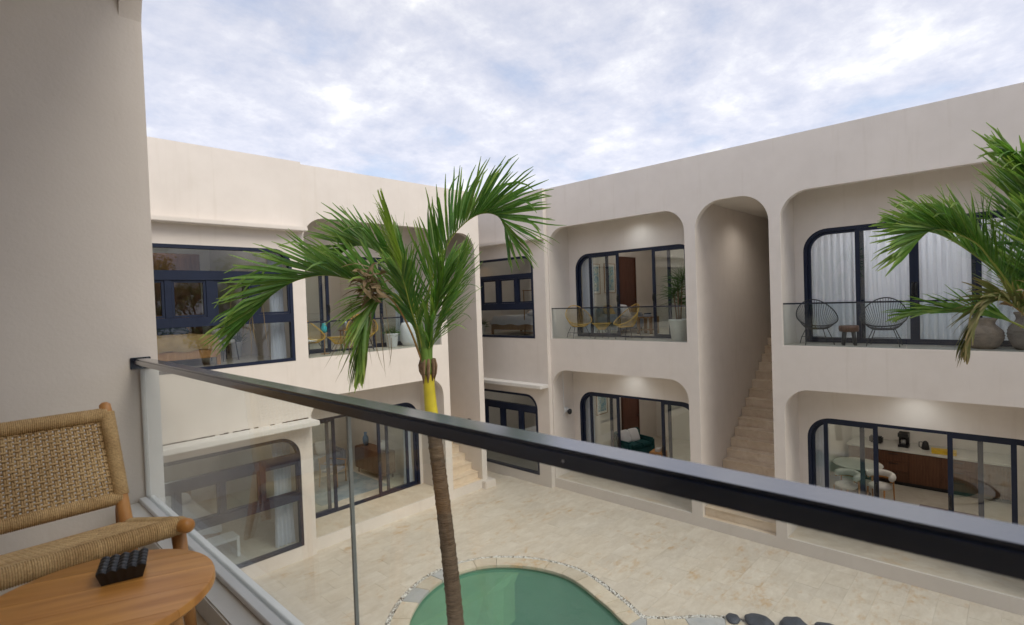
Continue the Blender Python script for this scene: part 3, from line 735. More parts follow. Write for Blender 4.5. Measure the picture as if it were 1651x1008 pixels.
# first palm: 6.2 m away, leaning, between the balcony and the pool
base = EYE+(RT*(686-825.5)/859.08-UP*(590-504)/859.08+FW)*6.2
pt = empty('palm_tree', (3.80, 4.72, -.02), 0, 'leaning palm in the middle with a yellow crownshaft and windblown fronds', 'palm tree')
def inv(o, par): o.parent = par; o.matrix_parent_inverse = Matrix.Translation(par.location).inverted(); return o
S = .00722
tp = [(3.80, 4.72, -.1), (3.86, 4.77, .9), tuple(loc(49, -418, 0, base, S)), tuple(loc(34, -270, 0, base, S)), tuple(loc(13, -100, 0, base, S))]
inv(trunk_mesh(tp, (.108, .078)).build('trunk', 'palm_bark', None, smooth=True), pt)
cs = bez([loc(13, -102, 0, base, S), loc(8, -60, 0, base, S), loc(4, -8, 0, base, S)], 20)
inv(MB().tube(cs, [.080, .080, .079]+[.079-.001*i for i in range(18)], 18).build('crownshaft', 'crownshaft_yellow', None, smooth=True), pt)
b = MB(); b.tone = None
for k in range(9):     # torn brown sheath where the crownshaft opens
    a = k*.7; o_ = RT*math.cos(a)*.066+FW*math.sin(a)*.066; q = loc(4, -2, 0, base, S)+o_
    ln = random.uniform(.08, .22)
    b.tube([q+UP*.10+o_*.10, q+UP*.02+o_*.30, q-UP*ln*.5+o_*.26, q-UP*ln+o_*.16], [.03, .042, .032, .006], 7, flat=.35)
inv(b.build('leaf_sheath', 'fibre', None, smooth=True), pt)
b = MB()
for (p2, r0) in (((-14, 60, .0), .05), ((4, 62, 12), .05), ((-6, 70, -14), .045), ((10, 64, -6), .045)):
    b.tube(bez([loc(4, -12, 0, base, S), loc(2+p2[0]*.3, 18, p2[2]*.4, base, S), loc(p2[0], p2[1], p2[2], base, S)], 10), [lerp(r0+.028, .028, i/10) for i in range(11)], 10)
inv(b.build('petiole_bases', 'crownshaft_green', None, smooth=True), pt)
upv = UP
WL = RT*-.5+UP*.25     # wind from the right, lifting the leaflets
def F(pts, **k):
    return inv(frond(chain(base, S, *pts), None, k.pop('up', UP), **k), pt)
F([(0, 0, -2), (-14, 55, -6), (-40, 102, -14), (-66, 122, -22), (-104, 136, -34), (-146, 143, -46), (-186, 134, -56), (-216, 114, -64), (-240, 88, -70)], up=UP*1-RT*.2-FW*.15, n=50, L=.86, amin=6, amax=36, side=.70, droop=.10, start=.30, wind=WL*.10, w=.0171, lmin=.6)
F([(-2, 10, 4), (-18, 90, 16), (-46, 146, 34), (-80, 182, 52), (-112, 200, 66), (-142, 202, 80), (-168, 190, 92)], up=UP-RT*.15, n=42, L=.80, amin=10, amax=40, side=.70, droop=.10, start=.28, wind=WL*.10, w=.0163, lmin=.6)
F([(-4, 40, -6), (-18, 100, -10), (-30, 150, -12), (-42, 196, -14), (-52, 232, -14)], up=-RT-FW*.3, n=34, L=.56, mat='leaf_young', amin=7, amax=24, side=.9, droop=.0, start=.40, w=.0109, jit=.5, rach='rachis')
F([(0, 0, 0), (3, 60, -4), (6, 118, -8), (24, 166, -10), (46, 208, -14), (74, 234, -18), (98, 242, -22), (120, 234, -26), (136, 204, -30)], up=UP*.9-RT*.42-FW*.12, n=50, L=.78, amin=26, amax=44, side=.55, droop=.07, start=.28, wind=RT*.06, w=.0171, lmin=.6)
F([(2, 0, 6), (12, 46, 20), (26, 92, 36), (38, 132, 48), (46, 162, 58)], up=RT*.7+UP*.6, n=38, L=.60, amin=14, amax=36, side=.9, droop=.12, start=.2, w=.0156, lmin=.6)
F([(2, 0, -2), (8, 36, -10), (16, 76, -22), (26, 108, -30), (32, 132, -36)], up=RT*.3+UP*.7-FW*.4, n=36, L=.62, amin=16, amax=38, side=.9, droop=.12, start=.18, w=.0163, lmin=.6)
F([(-2, 0, -4), (-20, 56, -20), (-40, 98, -34), (-58, 112, -44), (-74, 96, -52), (-84, 62, -56), (-90, 24, -58)], up=FW*-1+RT*-.3, n=26, L=.60, amin=4, amax=26, side=.9, droop=.5, start=.46, w=.0195, dry=.25, rach='rachis_brown', lmin=.7)
F([(-2, 10, 0), (-18, 70, -14), (-36, 108, -26), (-50, 116, -32), (-66, 104, -36), (-78, 66, -40), (-84, 24, -42)], up=-RT*.6-FW*.6, n=18, L=.56, amin=6, amax=40, side=.9, droop=.6, start=.44, w=.0187, dry=.3, lmin=.6)
F([(-2, 20, 4), (-10, 80, 10), (-22, 124, 22), (-34, 156, 38), (-44, 184, 56)], up=-RT*.7+UP*.5, n=40, L=.66, amin=18, amax=42, side=.85, droop=.1, start=.2, w=.0163, lmin=.6)
F([(0, 10, 6), (2, 70, 24), (6, 116, 52), (14, 150, 84), (24, 170, 118)], up=UP, n=40, L=.62, amin=18, amax=46, side=.9, droop=.15, start=.2, w=.0156, lmin=.6)
F([(0, 10, -6), (-8, 56, -20), (-16, 92, -40), (-20, 122, -60), (-22, 140, -78)], up=UP-RT*.2, n=30, L=.50, amin=18, amax=44, side=.9, droop=.2, start=.25, w=.0163, lmin=.6)
b = MB(); b.tone = []
def strap(b, p, d, ln, w_, curl, seg=7, tone=.3, wd=None):
    i0 = len(b.v); d = Vector(d).normalized(); p = Vector(p)
    wd = (wd or d.orthogonal()).normalized(); curl = Vector(curl)
    for g in range(seg+1):
        u = g/seg; ww = w_*math.sin(math.pi*min(.97, .25+.72*u))
        nf = wd.cross(d).normalized()
        b.v += [tuple(p-wd*ww+nf*ww*.4), tuple(p), tuple(p+wd*ww+nf*ww*.4)]; b.tone += [tone]*3
        if g < seg:
            a = i0+g*3; b.f += [(a, a+1, a+4, a+3), (a+1, a+2, a+5, a+4)]
        p = p+d*ln/seg; d = (d+curl*(.5+u)).normalized(); wd = (wd-d*wd.dot(d)).normalized()
cc = loc(-72, 128, -66, base, S)
for k in range(70):          # dried curled clump at the heart of the crown
    o_ = RT*random.gauss(0, .07)+UP*random.gauss(0, .09)+FW*random.gauss(0, .06)
    d = RT*random.gauss(-.3, .6)+UP*random.gauss(.2, .7)+FW*random.gauss(-.3, .5)
    strap(b, cc+o_, d, random.uniform(.12, .28), random.uniform(.012, .026), (random.gauss(0, .4), random.gauss(0, .4), -.25), tone=random.random(), wd=Vector((random.random(), random.random(), random.random())))
inv(b.build('dried_flower_stalk', 'leaf_dry', None), pt)
b = MB(); b.tone = []
for k in range(24):          # brown and green strands hanging below the drooping fronds
    q = loc(-84+random.gauss(0, 16), 70+random.gauss(0, 24), -52+random.gauss(0, 8), base, S)
    strap(b, q, UP*-1+RT*random.gauss(-.1, .2)+FW*random.gauss(0, .2), random.uniform(.35, .75), random.uniform(.007, .014), (random.gauss(0, .06), random.gauss(0, .06), -.05), tone=random.random())
for k in range(9):
    q = loc(-262+random.gauss(0, 10), 104+random.gauss(0, 5), -62, base, S)
    strap(b, q, UP*-1+RT*random.gauss(.0, .28), random.uniform(.3, .6), .008, (random.gauss(0, .05), random.gauss(0, .05), -.05), tone=random.random())
inv(b.build('dead_leaflets', 'leaf_dry', None, kind='stuff'), pt)
# second palm: crown just outside the right edge of the frame
base2 = EYE+(RT*(1712-825.5)/859.08-UP*(560-504)/859.08+FW)*5.2
g2 = base2.copy(); g2.z = 0
pt = empty('palm_tree', (g2.x, g2.y, -.02), 0, 'palm reaching in from the right edge with a browning lower frond', 'palm tree')
S2 = 5.2/859.08
inv(trunk_mesh([g2-Vector((0, 0, .1)), g2+Vector((.02, 0, 1.5)), base2-Vector((.0, 0, 1.4)), base2-Vector((0, 0, .7))], (.13, .095)).build('trunk', 'palm_bark', None, smooth=True), pt)
inv(MB().tube(bez([base2-Vector((0, 0, .72)), base2-Vector((0, 0, .3)), base2+Vector((0, 0, .1))], 12), [.095-.003*i for i in range(13)], 16).build('crownshaft', 'crownshaft_yellow', None, smooth=True), pt)
def G(pts, **k):
    pts = [(x-1712, 560-y, c) for x, y, c in pts]
    return inv(frond(chain(base2, S2, *pts), None, k.pop('up', UP), **k), pt)
G([(1705, 555, 0), (1651, 506, -8), (1614, 459, -14), (1580, 422, -20), (1553, 397, -26), (1520, 383, -32), (1486, 376, -38), (1460, 382, -44), (1440, 398, -48)], up=UP*1-RT*.1, n=62, L=.66, amin=8, amax=44, side=.55, droop=.14, start=.12, wind=WL*.06, w=.0163, dry=.12, lmin=.6)
G([(1708, 550, -4), (1694, 490, -20), (1670, 430, -40), (1640, 372, -56), (1614, 330, -70), (1594, 304, -80)], up=-RT*.8+UP*.5, n=60, L=.80, amin=14, amax=42, side=.6, droop=.06, start=.12, w=.0187, lmin=.6)
G([(1710, 550, 6), (1704, 480, 20), (1700, 410, 36), (1702, 350, 50), (1712, 300, 60)], up=-RT*1+UP*.5, n=52, L=.74, amin=16, amax=42, side=.7, droop=.06, start=.15, w=.0179, lmin=.6)
G([(1708, 556, -8), (1651, 537, -30), (1610, 508, -44), (1580, 491, -52), (1556, 485, -58), (1532, 494, -62), (1514, 520, -64), (1506, 548, -64)], up=UP*.5-RT*.6-FW*.3, n=48, L=.40, mat='leaf_browning', amin=6, amax=34, side=.9, droop=.55, start=.2, w=.0132, dry=.35, rach='rachis_brown')
G([(1708, 556, 8), (1660, 520, 30), (1620, 505, 50), (1570, 500, 66), (1530, 506, 80)], up=UP*.6-FW*.4, n=38, L=.42, amin=8, amax=34, side=1.0, droop=.2, start=.25, w=.0132)
G([(1708, 550, 10), (1668, 460, 40), (1632, 404, 70), (1596, 366, 96), (1566, 352, 118)], up=UP*1-RT*.2, n=48, L=.58, amin=12, amax=44, side=.7, droop=.1, start=.2, w=.0148, lmin=.6)
G([(1716, 550, -6), (1760, 450, -20), (1810, 390, -36), (1880, 360, -50), (1950, 380, -60)], n=40, L=.7, side=.7, w=.02)
G([(1716, 550, 10), (1750, 480, 60), (1790, 450, 120), (1830, 460, 180)], n=40, L=.7, side=.7, w=.02)
b = MB(); b.tone = []
for k in range(18):
    q = loc((1605-1712)+random.gauss(0, 26), (560-497)+random.gauss(0, 12), -46, base2, S2)
    strap(b, q, UP*random.gauss(.6, .5)+RT*random.gauss(-.1, .5)+FW*random.gauss(-.2, .4), random.uniform(.10, .26), random.uniform(.010, .022), (random.gauss(0, .3), random.gauss(0, .3), -.2), tone=random.random())
inv(b.build('dead_leaflets', 'leaf_dry', None, kind='stuff'), pt)
# ------------------------------------------------------------------ garden trees behind the camera, mirrored in the windows
def garden_tree(n_leaf=5200):
    o = empty('garden_tree', (0, 0, 0))
    tk = MB().tube(bez([(0, 0, -2.9), (.1, .05, 0), (-.05, .1, 2.4), (.1, 0, 4.6)], 14), [lerp(.24, .10, i/14) for i in range(15)], 10)
    lob = []
    for k in range(9):
        a = k*2.4; r_ = random.uniform(.9, 2.1); e_ = Vector((r_*math.cos(a), r_*math.sin(a), random.uniform(4.2, 7.2)))
        tk.tube(bez([(0, .05, 2.2+.2*k), (e_.x*.5, e_.y*.5, 2.2+.2*k+(e_.z-2.2-.2*k)*.6), tuple(e_)], 8), [lerp(.08, .02, i/8) for i in range(9)], 6)
        lob.append((e_, random.uniform(.8, 1.35)))
    tk.build('trunk', 'palm_bark', o, smooth=True)
    b = MB(); b.tone = []
    for q in range(n_leaf):
        c, r_ = random.choice(lob); d = Vector((random.gauss(0, 1), random.gauss(0, 1), random.gauss(0, 1))).normalized()*r_*random.random()**.45; d.z *= .75
        p = c+d; t = Vector((random.gauss(0, 1), random.gauss(0, 1), random.gauss(-.3, .6))).normalized(); wd = t.orthogonal().normalized(); L_ = random.uniform(.10, .2)
        i0 = len(b.v); b.v += [tuple(p), tuple(p+t*L_*.5+wd*L_*.28), tuple(p+t*L_), tuple(p+t*L_*.5-wd*L_*.28)]; b.tone += [random.random()*.5]*4; b.f.append((i0, i0+1, i0+2, i0+3))
    b.build('crown', 'leaf', o); return o
gt = garden_tree()
for k, (x, y, rz, sc) in enumerate(((2.5, -10.5, 0, 1.0), (6.0, -12.0, 2.1, 1.15), (9.6, -10.6, 4.0, .95), (-1.8, -12.2, 1.2, 1.1), (13.0, -12.0, 5.2, 1.1))):
    o = gt if k == 0 else copy_tree(gt)
    o.location = (x, y, 0); o.rotation_euler = (0, 0, rz); o.scale = (sc,)*3
    tag(o, 'broad leafy garden tree beyond the open side of the courtyard, mirrored in the windows', 'tree', 'garden trees beyond the open side of the courtyard')
# ------------------------------------------------------------------ foreground balcony
br = empty('glass_balustrade', (.675, 1.2, F2+.08), 0, 'near glass balustrade with a thick black handrail crossing the whole picture', 'balustrade')
inv(MB().box(.654, .721, -5.58, 3.452, 5.080, 5.113).build('handrail', 'rail_black', None, bevel=.007, bseg=4, auto=50), br)
inv(MB().tube([(.6545, .525, 5.095), (.6530, .525, 5.095)], .0025, 12).build('screw', 'steel', None), br)
inv(MB().box(.640, .735, 3.450, 3.460, 5.055, 5.118).build('wall_bracket', 'rail_black', None, bevel=.003), br)
inv(MB().box(.650, .683, -5.58, 3.455, F2+.086, F2+.108).box(.697, .722, -5.58, 3.455, F2+.0861, F2+.108).box(.682, .698, -5.58, 3.455, F2+.0862, F2+.094).build('base_channel', 'channel_white', None, bevel=.002), br)
inv(MB().box(.682, .698, 3.440, 3.4595, F2+.11, 5.049).build('end_channel', 'channel_white', None, bevel=.003), br)
for (a, b_) in ((1.259, 3.440), (-.30, 1.251), (-2.0, -.308), (-3.7, -2.008), (-5.4, -3.708)):
    inv(MB().box(.685, .695, a, b_, F2+.09, 5.083).build('glass_panel', 'clear_glass', None), br)
for y in (1.255, -.304): inv(MB().box(.6853, .6947, y-.0038, y+.0038, F2+.10, 5.07).build('joint_seal', 'seal_grey', None), br)
part('outer_trim', 'channel_white', [(.702, .7695, 3.452, 3.4598, F2-.3, 5.05)], nb)
# round teak side table
T0 = Vector((.200, 1.560, F2))
tb = empty('side_table', T0, R(-22), 'round teak side table in the lower left corner', 'table')
edges = [-.243, -.155, -.052, .045, .150, .243]; Rt = .243; zt, zb_ = .45, .422
for k in range(5):
    a, c = edges[k], edges[k+1]; b = MB(); ns = 16; levels = ((.007, zt-0), (.0018, zt-.0022), (0, zt-.008), (0, zb_+.008), (.007, zb_))
    loops = []
    for (ins, z) in levels:
        r_ = Rt-ins; L_ = []
        us = [lerp(max(a, -r_)+(.0004 if k else 0), min(c, r_)-(.0004 if k < 4 else 0), i/ns) for i in range(ns+1)]
        L_ += [(u, math.sqrt(max(0, r_*r_-u*u)), z) for u in us] + [(u, -math.sqrt(max(0, r_*r_-u*u)), z) for u in us[::-1]]
        loops.append(L_)
    n_ = len(loops[0])
    for L_ in loops: b.v += [(y, x, z) for x, y, z in L_]
    for q in range(len(loops)-1):
        for j in range(n_):
            b.f.append((q*n_+j, q*n_+(j+1) % n_, (q+1)*n_+(j+1) % n_, (q+1)*n_+j))
    b.f.append(tuple(range(n_))); b.f.append(tuple((len(loops)-1)*n_+j for j in range(n_))[::-1])
    b.build('plank', 'teak', tb, auto=35)
for k in range(3):
    a = R(20+120*k); c, s = math.cos(a), math.sin(a)
    MB().tube([(.135*c, .135*s, .424), (.150*c, .150*s, .3), (.185*c, .185*s, 0)], [.026, .024, .018], 14).build('leg', 'teak_z', tb, smooth=True)
MB().tube([(.14*math.cos(R(20)), .14*math.sin(R(20)), .40), (0, 0, .40)], .016, 8).tube([(.14*math.cos(R(140)), .14*math.sin(R(140)), .40), (0, 0, .40)], .016, 8).tube([(.14*math.cos(R(260)), .14*math.sin(R(260)), .40), (0, 0, .40)], .016, 8).build('apron', 'teak_z', tb)
# black scalloped ashtray
at_ = empty('ashtray', (.268, 1.632, F2+.4505), R(-15), 'small black ashtray with a scalloped ridged rim on the round table', 'ashtray')
b = MB(); nx, ny = 40, 40; W0, W1, hh = .041, .050, .031
def ash_z(u, v): return hh+.008*(abs(math.sin(u*math.pi*5))*.6+abs(math.sin(v*math.pi*5))*.6) if True else hh+.0105*abs(math.sin(u*math.pi*5))**.8*1.0+.0045*abs(math.sin(v*math.pi*6))-.006*(1-max(abs(2*u-1), abs(2*v-1)))
for j in range(ny+1):
    for i in range(nx+1):
        u, v = i/nx, j/ny; b.v.append(((2*u-1)*W1, (2*v-1)*W1, ash_z(u, v)))
for j in range(ny):
    for i in range(nx):
        a = j*(nx+1)+i; b.f.append((a, a+1, a+nx+2, a+nx+1))
edge = [i for i in range(nx+1)]+[(nx+1)*j+nx for j in range(1, ny+1)]+[(nx+1)*ny+i for i in range(nx-1, -1, -1)]+[(nx+1)*j for j in range(ny-1, 0, -1)]
i0 = len(b.v)
for e_ in edge: x, y, z = b.v[e_]; b.v.append((x*W0/W1, y*W0/W1, 0))
for k in range(len(edge)): b.f.append((edge[k], edge[(k+1) % len(edge)], i0+(k+1) % len(edge), i0+k))
b.f.append(tuple(range(i0, i0+len(edge))))
b.build('tray_body', 'black_plastic', at_, auto=40)
# woven rope lounge chair
ch = empty('lounge_chair', (.155, 2.30, F2), R(3), 'teak lounge chair with a woven natural rope seat and back', 'chair')
CW = .30        # half width; local: front is -Y, floor z = 0
fR, fL = Vector((CW, -.385, .425)), Vector((-CW, -.385, .425)); bR, bL = Vector((CW-.015, .20, .285)), Vector((-CW+.015, .20, .285))
tR, tL = Vector((CW-.030, .355, .715)), Vector((-CW+.030, .355, .715))
def wrapped(pts, r, pitch=.0056, n=12):
    P_ = [Vector(p) for p in pts]; L_ = (P_[-1]-P_[0]).length; m_ = int(L_/pitch)*4; out = []; rs = []
    for i in range(m_+1):
        t = i/m_; out.append(P_[0].lerp(P_[-1], t)); rs.append(r*(1+.075*math.sin(2*math.pi*i/4+.4)+.05*random.random()))
    return MB().tube(out, rs, n)
for (f_, b_, t_, s_) in ((fR, bR, tR, 1), (fL, bL, tL, -1)):
    d = (t_-b_).normalized()
    MB().tube([b_-d*.14, b_, b_.lerp(t_, .5), t_, t_+d*.028, t_+d*.036], [.021, .023, .022, .021, .019, .010], 14).build('back_post', 'teak_z', ch, smooth=True)
    wrapped([b_.lerp(t_, .26), t_-d*.006], .0262).build('post_wrap', 'rope', ch, smooth=True)
    d2 = (f_-b_).normalized()
    MB().tube([b_-d2*.04, b_, f_, f_+d2*.038, f_+d2*.048], [.020, .022, .023, .0225, .012], 14).build('seat_rail', 'teak', ch, smooth=True)
    MB().tube([f_+Vector((-.0*s_, .05, -.02)), f_+Vector((.01*s_, .03, -.22)), f_+Vector((.015*s_, .0, -.425))], [.022, .020, .015], 12).build('leg', 'teak_z', ch, smooth=True)
    MB().tube([b_+Vector((0, .06, .06)), b_+Vector((.012*s_, .13, -.14)), b_+Vector((.02*s_, .20, -.285))], [.021, .019, .015], 12).build('leg', 'teak_z', ch, smooth=True)
    wrapped([b_.lerp(f_, .10), f_-d2*.02], .0262).build('rail_wrap', 'rope', ch, smooth=True)
wrapped([fL+Vector((.0, .012, 0)), fR+Vector((-.0, .012, 0))], .027).build('front_wrap', 'rope', ch, smooth=True)
b0L, b0R = bL.lerp(tL, .24), bR.lerp(tR, .24)
wrapped([b0L, b0R], .024).build('lower_back_wrap', 'rope', ch, smooth=True)
wrapped([tL-Vector((0, .005, .012)), tR-Vector((0, .005, .012))], .026).build('top_back_wrap', 'rope', ch, smooth=True)
MB().tube([bL, bR], .019, 10).build('rear_seat_rail', 'teak', ch, smooth=True)
def weave(name, A, B, C, D, nh, nv, r, nrm, double=False):
    """A-B bottom edge, D-C top edge; cords over and under"""
    b = MB(); nrm = Vector(nrm).normalized()
    S_ = lambda u, v: A.lerp(B, u).lerp(D.lerp(C, u), v)
    for j in range(nh):
        v = (j+.5)/nh; n_ = nv*2
        b.tube([S_(i/n_, v+.0015*math.sin(i*1.7+j))+nrm*r*1.15*math.sin(math.pi*i/2+math.pi/4+math.pi*j) for i in range(n_+1)], [r]*(n_+1), 5, caps=False)
    for i in range(nv):
        u = (i+.5)/nv
        for off in (-.0032, .0032):
            n_ = nh*2
            e = (B-A).normalized()*off
            b.tube([S_(u, j/n_)+e-nrm*r*1.0*math.sin(math.pi*j/2+math.pi/4+math.pi*i) for j in range(n_+1)], [r*.85]*(n_+1), 5, caps=False)
    return b.build(name, 'rope', ch, smooth=True)
nb_ = (tR-bR).cross(Vector((1, 0, 0)))
weave('back_weave', b0L+Vector((.02, 0, .015)), b0R+Vector((-.02, 0, .015)), tR+Vector((-.02, -.005, -.02)), tL+Vector((.02, -.005, -.02)), 22, 27, .0046, nb_)
ns_ = (fR-bR).cross(Vector((1, 0, 0)))
weave('seat_weave', fL+Vector((.015, .01, .012)), fR+Vector((-.015, .01, .012)), bR+Vector((-.015, 0, .012)), bL+Vector((.015, 0, .012)), 30, 34, .0050, ns_)

# ------------------------------------------------------------------ small things on the walls
cc_ = empty('security_camera', (12.22, 9.65, 2.14), 0, 'small white dome camera on the recess wall of the lower middle balcony', 'camera')
MB().box(-.05, .05, -.03, 0, -.06, .05).build('mount', 'pot_white', cc_, bevel=.01)
MB().tube([(0, -.03, 0), (0, -.09, -.01)], [.03, .04], 12).build('arm', 'pot_white', cc_, smooth=True)
MB().lathe([(.008, -.075), (.035, -.06), (.048, -.03), (.05, 0), (.04, .03), (.012, .042)], 16, (0, -.10, -.02)).build('dome', 'black_plastic', cc_, smooth=True); cc_.scale = (1.4, 1.4, 1.4)
MB().tube(bez([(-.06, -.012, .0), (-.075, -.012, .3), (-.07, -.012, .9), (-.07, -.012, 1.28)], 14), .007, 6).build('cable', 'pot_white', cc_)
MB().tube(bez([(-.05, -.014, -.05), (-.09, -.014, -.1), (-.06, -.014, -.14)], 8), .006, 6).build('cable', 'pot_white', cc_)
def wall_switch(loc_, nx_, lab):
    o = empty('wall_switch', loc_, 0, lab, 'switch')
    if nx_ == 'x': MB().box(-.012, 0, -.065, .065, -.06, .06).build('plate', 'black_plastic', o, bevel=.004); MB().box(-.018, -.010, -.02, .02, -.03, .03).build('rocker', 'black_plastic', o, bevel=.003)
    else: MB().box(-.045, .045, -.012, 0, -.07, .07).build('plate', 'black_plastic', o, bevel=.004); MB().box(-.02, .02, -.018, -.010, -.03, .03).build('rocker', 'black_plastic', o, bevel=.003)
wall_switch((10.331, 11.76, 1.89), 'x', 'black wall switch plate beside the lower steps of the narrow stair')
def downlight(x, y, z, lab, power=9, c=(.90, .97, 1.0), spot=True):
    o = empty('ceiling_downlight', (x, y, z), 0, lab, 'ceiling light', 'recessed ceiling downlights')
    MB().lathe([(.038, -.006), (.055, -.006), (.058, .0), (.058, .004)], 20, cap=False).build('trim_ring', 'pot_white', o, smooth=True)
    MB().lathe([(.001, -.002), (.037, -.002)], 20, cap=False).build('lamp_disc', 'lamp_glow' if power < 12 else 'pot_cream', o)
    if spot:
        l = bpy.data.lights.new('downlight', 'SPOT'); l.energy = power; l.color = c; l.spot_size = R(150); l.spot_blend = 1; l.shadow_soft_size = .06
        lo_ = bpy.data.objects.new('downlight_beam', l); col.objects.link(lo_); lo_.location = (0, 0, -.03); lo_.parent = o
downlight(12.14, 7.25, 7.495, 'lit downlight over the upper middle balcony with the yellow chairs')
downlight(12.14, 7.55, 3.495, 'lit downlight over the lower middle terrace')
downlight(12.14, 1.45, 3.495, 'lit downlight over the lower right terrace')
downlight(13.9, 4.4, 7.495, 'small downlight in the ceiling of the tall stair opening', 26, (1, .92, .82))

# ------------------------------------------------------------------ balcony furniture
def cord_chair(loc_, rz, cord, frame, lab, grp, cushion=None, cat='chair', s=1.0):
    o = empty('cord_chair', loc_, rz, lab, cat, grp); o.scale = (s, s, s)
    hoop = []
    for k in range(48):
        a = 2*math.pi*k/48; y = .36*math.cos(a); wx = .37*math.sin(a)*(1+.08*math.cos(a))
        hoop.append((wx, y*.88+.02, .62-.26*math.cos(a)+.03*math.cos(2*a)))   # front (+y) low, back (-y) high
    MB().ring(hoop, .011, 8).build('hoop', frame if cord == 'black_wire' else cord, o, smooth=True)
    sr = [(.15*math.sin(2*math.pi*k/48), .13*math.cos(2*math.pi*k/48)+.0, .325) for k in range(48)]
    MB().ring(sr, .009, 6).build('seat_ring', cord, o, smooth=True)
    b = MB()
    for k in range(48):
        h, q = Vector(hoop[k]), Vector(sr[k]); mid = h.lerp(q, .55)+Vector((0, -.03, -.045))
        b.tube(bez([h, mid, q, Vector((0, 0, .315))], 8), .0042, 4, caps=False)
    b.build('cords', cord, o, smooth=True)
    b = MB(); base_ = [(.17*math.sin(2*math.pi*k/24), .15*math.cos(2*math.pi*k/24), .315) for k in range(24)]
    b.ring(base_, .008, 6)
    for (x, y) in ((.26, .22), (-.26, .22), (.25, -.26), (-.25, -.26)):
        l_ = MB().tube([(x*.62, y*.6, .318), (x*.9, y*.92, .12), (x, y, 0)], .008, 6).build('leg', frame, o, smooth=True)
    b.tube([(.245, .20, .14), (-.245, .20, .14)], .006, 6).tube([(.235, -.24, .14), (-.235, -.24, .14)], .006, 6)
    b.build('leg_brace', frame, o, smooth=True)
    if cushion:
        MB().lathe([(.02, .0), (.17, .004), (.20, .03), (.185, .06), (.05, .072), (.004, .073)], 20, (0, .0, .335)).build('cushion', cushion, o, smooth=True)
    return o
def cord_table(loc_, cord, lab, h=.42, r=.26):
    o = empty('cord_table', loc_, 0, lab, 'table')
    MB().ring([(r*math.cos(2*math.pi*k/40), r*math.sin(2*math.pi*k/40), h) for k in range(40)], .010, 6).build('rim', cord, o, smooth=True)
    MB().lathe([(.002, h+.002), (r-.004, h+.002), (r-.004, h+.009), (.002, h+.009)], 40).build('glass_top', 'clear_glass', o)
    b = MB()
    for k in range(40):
        a = 2*math.pi*k/40; b.tube([(r*math.cos(a), r*math.sin(a), h), (.6*r*math.cos(a+.3), .6*r*math.sin(a+.3), h-.10), (.10*math.cos(a+.5), .10*math.sin(a+.5), h-.17)], .004, 4, caps=False)
    b.ring([(.10*math.cos(2*math.pi*k/24), .10*math.sin(2*math.pi*k/24), h-.17) for k in range(24)], .007, 6)
    b.build('cord_basket', cord, o, smooth=True)
    for k in range(3):
        a = R(30+120*k); MB().tube([(.09*math.cos(a), .09*math.sin(a), h-.165), (.22*math.cos(a), .22*math.sin(a), 0)], .008, 6).build('leg', 'black_wire', o, smooth=True)
    return o
grp = 'cord chairs on the balconies'
FF = F2+.003
cord_chair((12.12, 9.02, FF), R(150), 'rattan_yellow', 'black_wire', 'straw yellow cord chair nearest the left end of the middle upper balcony', grp)
cord_chair((12.10, 7.42, FF), R(62), 'rattan_yellow', 'black_wire', 'straw yellow cord chair turned sideways beside the open sliding door', grp)
cord_table((12.14, 8.25, FF), 'rattan_yellow', 'low round straw yellow cord table between the two yellow chairs of the middle balcony')
cord_chair((12.16, 3.03, FF), R(118), 'black_wire', 'black_wire', 'black cord chair at the left end of the right balcony, turned aside', grp)
cord_chair((12.14, 1.88, FF), R(92), 'black_wire', 'black_wire', 'black cord chair facing out near the meeting door stiles', grp)
cord_chair((5.62, 11.86, FF), R(200), 'yellow_cord', 'black_wire', 'bright yellow cord chair half hidden by the left pier, white cushion', grp, 'cushion_white', s=.95)
cord_chair((7.02, 11.90, FF), R(150), 'yellow_cord', 'black_wire', 'bright yellow cord chair behind the drooping frond, white cushion', grp, 'cushion_white')
cord_table((6.32, 11.80, FF), 'yellow_cord', 'low bright yellow table between the yellow chairs of the left balcony', .40)
o = empty('stool', (12.16, 2.46, FF), R(15), 'black wooden stool between the two black cord chairs', 'stool')
MB().lathe([(.13, .26), (.165, .27), (.175, .32), (.17, .375), (.155, .385), (.002, .386)], 20).build('seat', 'walnut', o, smooth=True)
for (x, y) in ((.11, .09), (-.11, .09), (.11, -.09), (-.11, -.09)): MB().tube([(x*.8, y*.8, .28), (x*1.1, y*1.1, 0)], [.035, .028], 8).build('leg', 'black_plastic', o, smooth=True)
def jar(loc_, r, h, mat, lab, neck=.55):
    o = empty('clay_jar', loc_, 0, lab, 'jar', 'clay jars on the right balcony')
    prof = [(.002, 0), (r*.55, 0), (r*.72, h*.06), (r*.95, h*.28), (r, h*.42), (r*.93, h*.60), (r*neck*1.15, h*.76), (r*neck, h*.82), (r*neck*1.1, h*.92), (r*neck*1.25, h*.97), (r*neck*1.22, h), (r*neck*1.0, h*.97), (r*neck*.9, h*.8), (.002, h*.5)]
    MB().lathe(prof, 32, cap=False).build('body', mat, o, smooth=True)
    for k in range(3):
        zz_ = h*(.34+.09*k); rad_ = r*(.985 if k != 1 else 1.005)
        MB().ring([(rad_*math.cos(2*math.pi*q/40), rad_*math.sin(2*math.pi*q/40), zz_) for q in range(40)], .007, 5).build('relief_band', mat, o, smooth=True)
jar((12.20, .47, FF), .27, .52, 'clay', 'squat brown clay jar behind the railing below the palm frond')
jar((12.18, -.08, FF), .26, .62, 'clay_dark', 'taller grey brown clay jar at the right edge of the balcony')
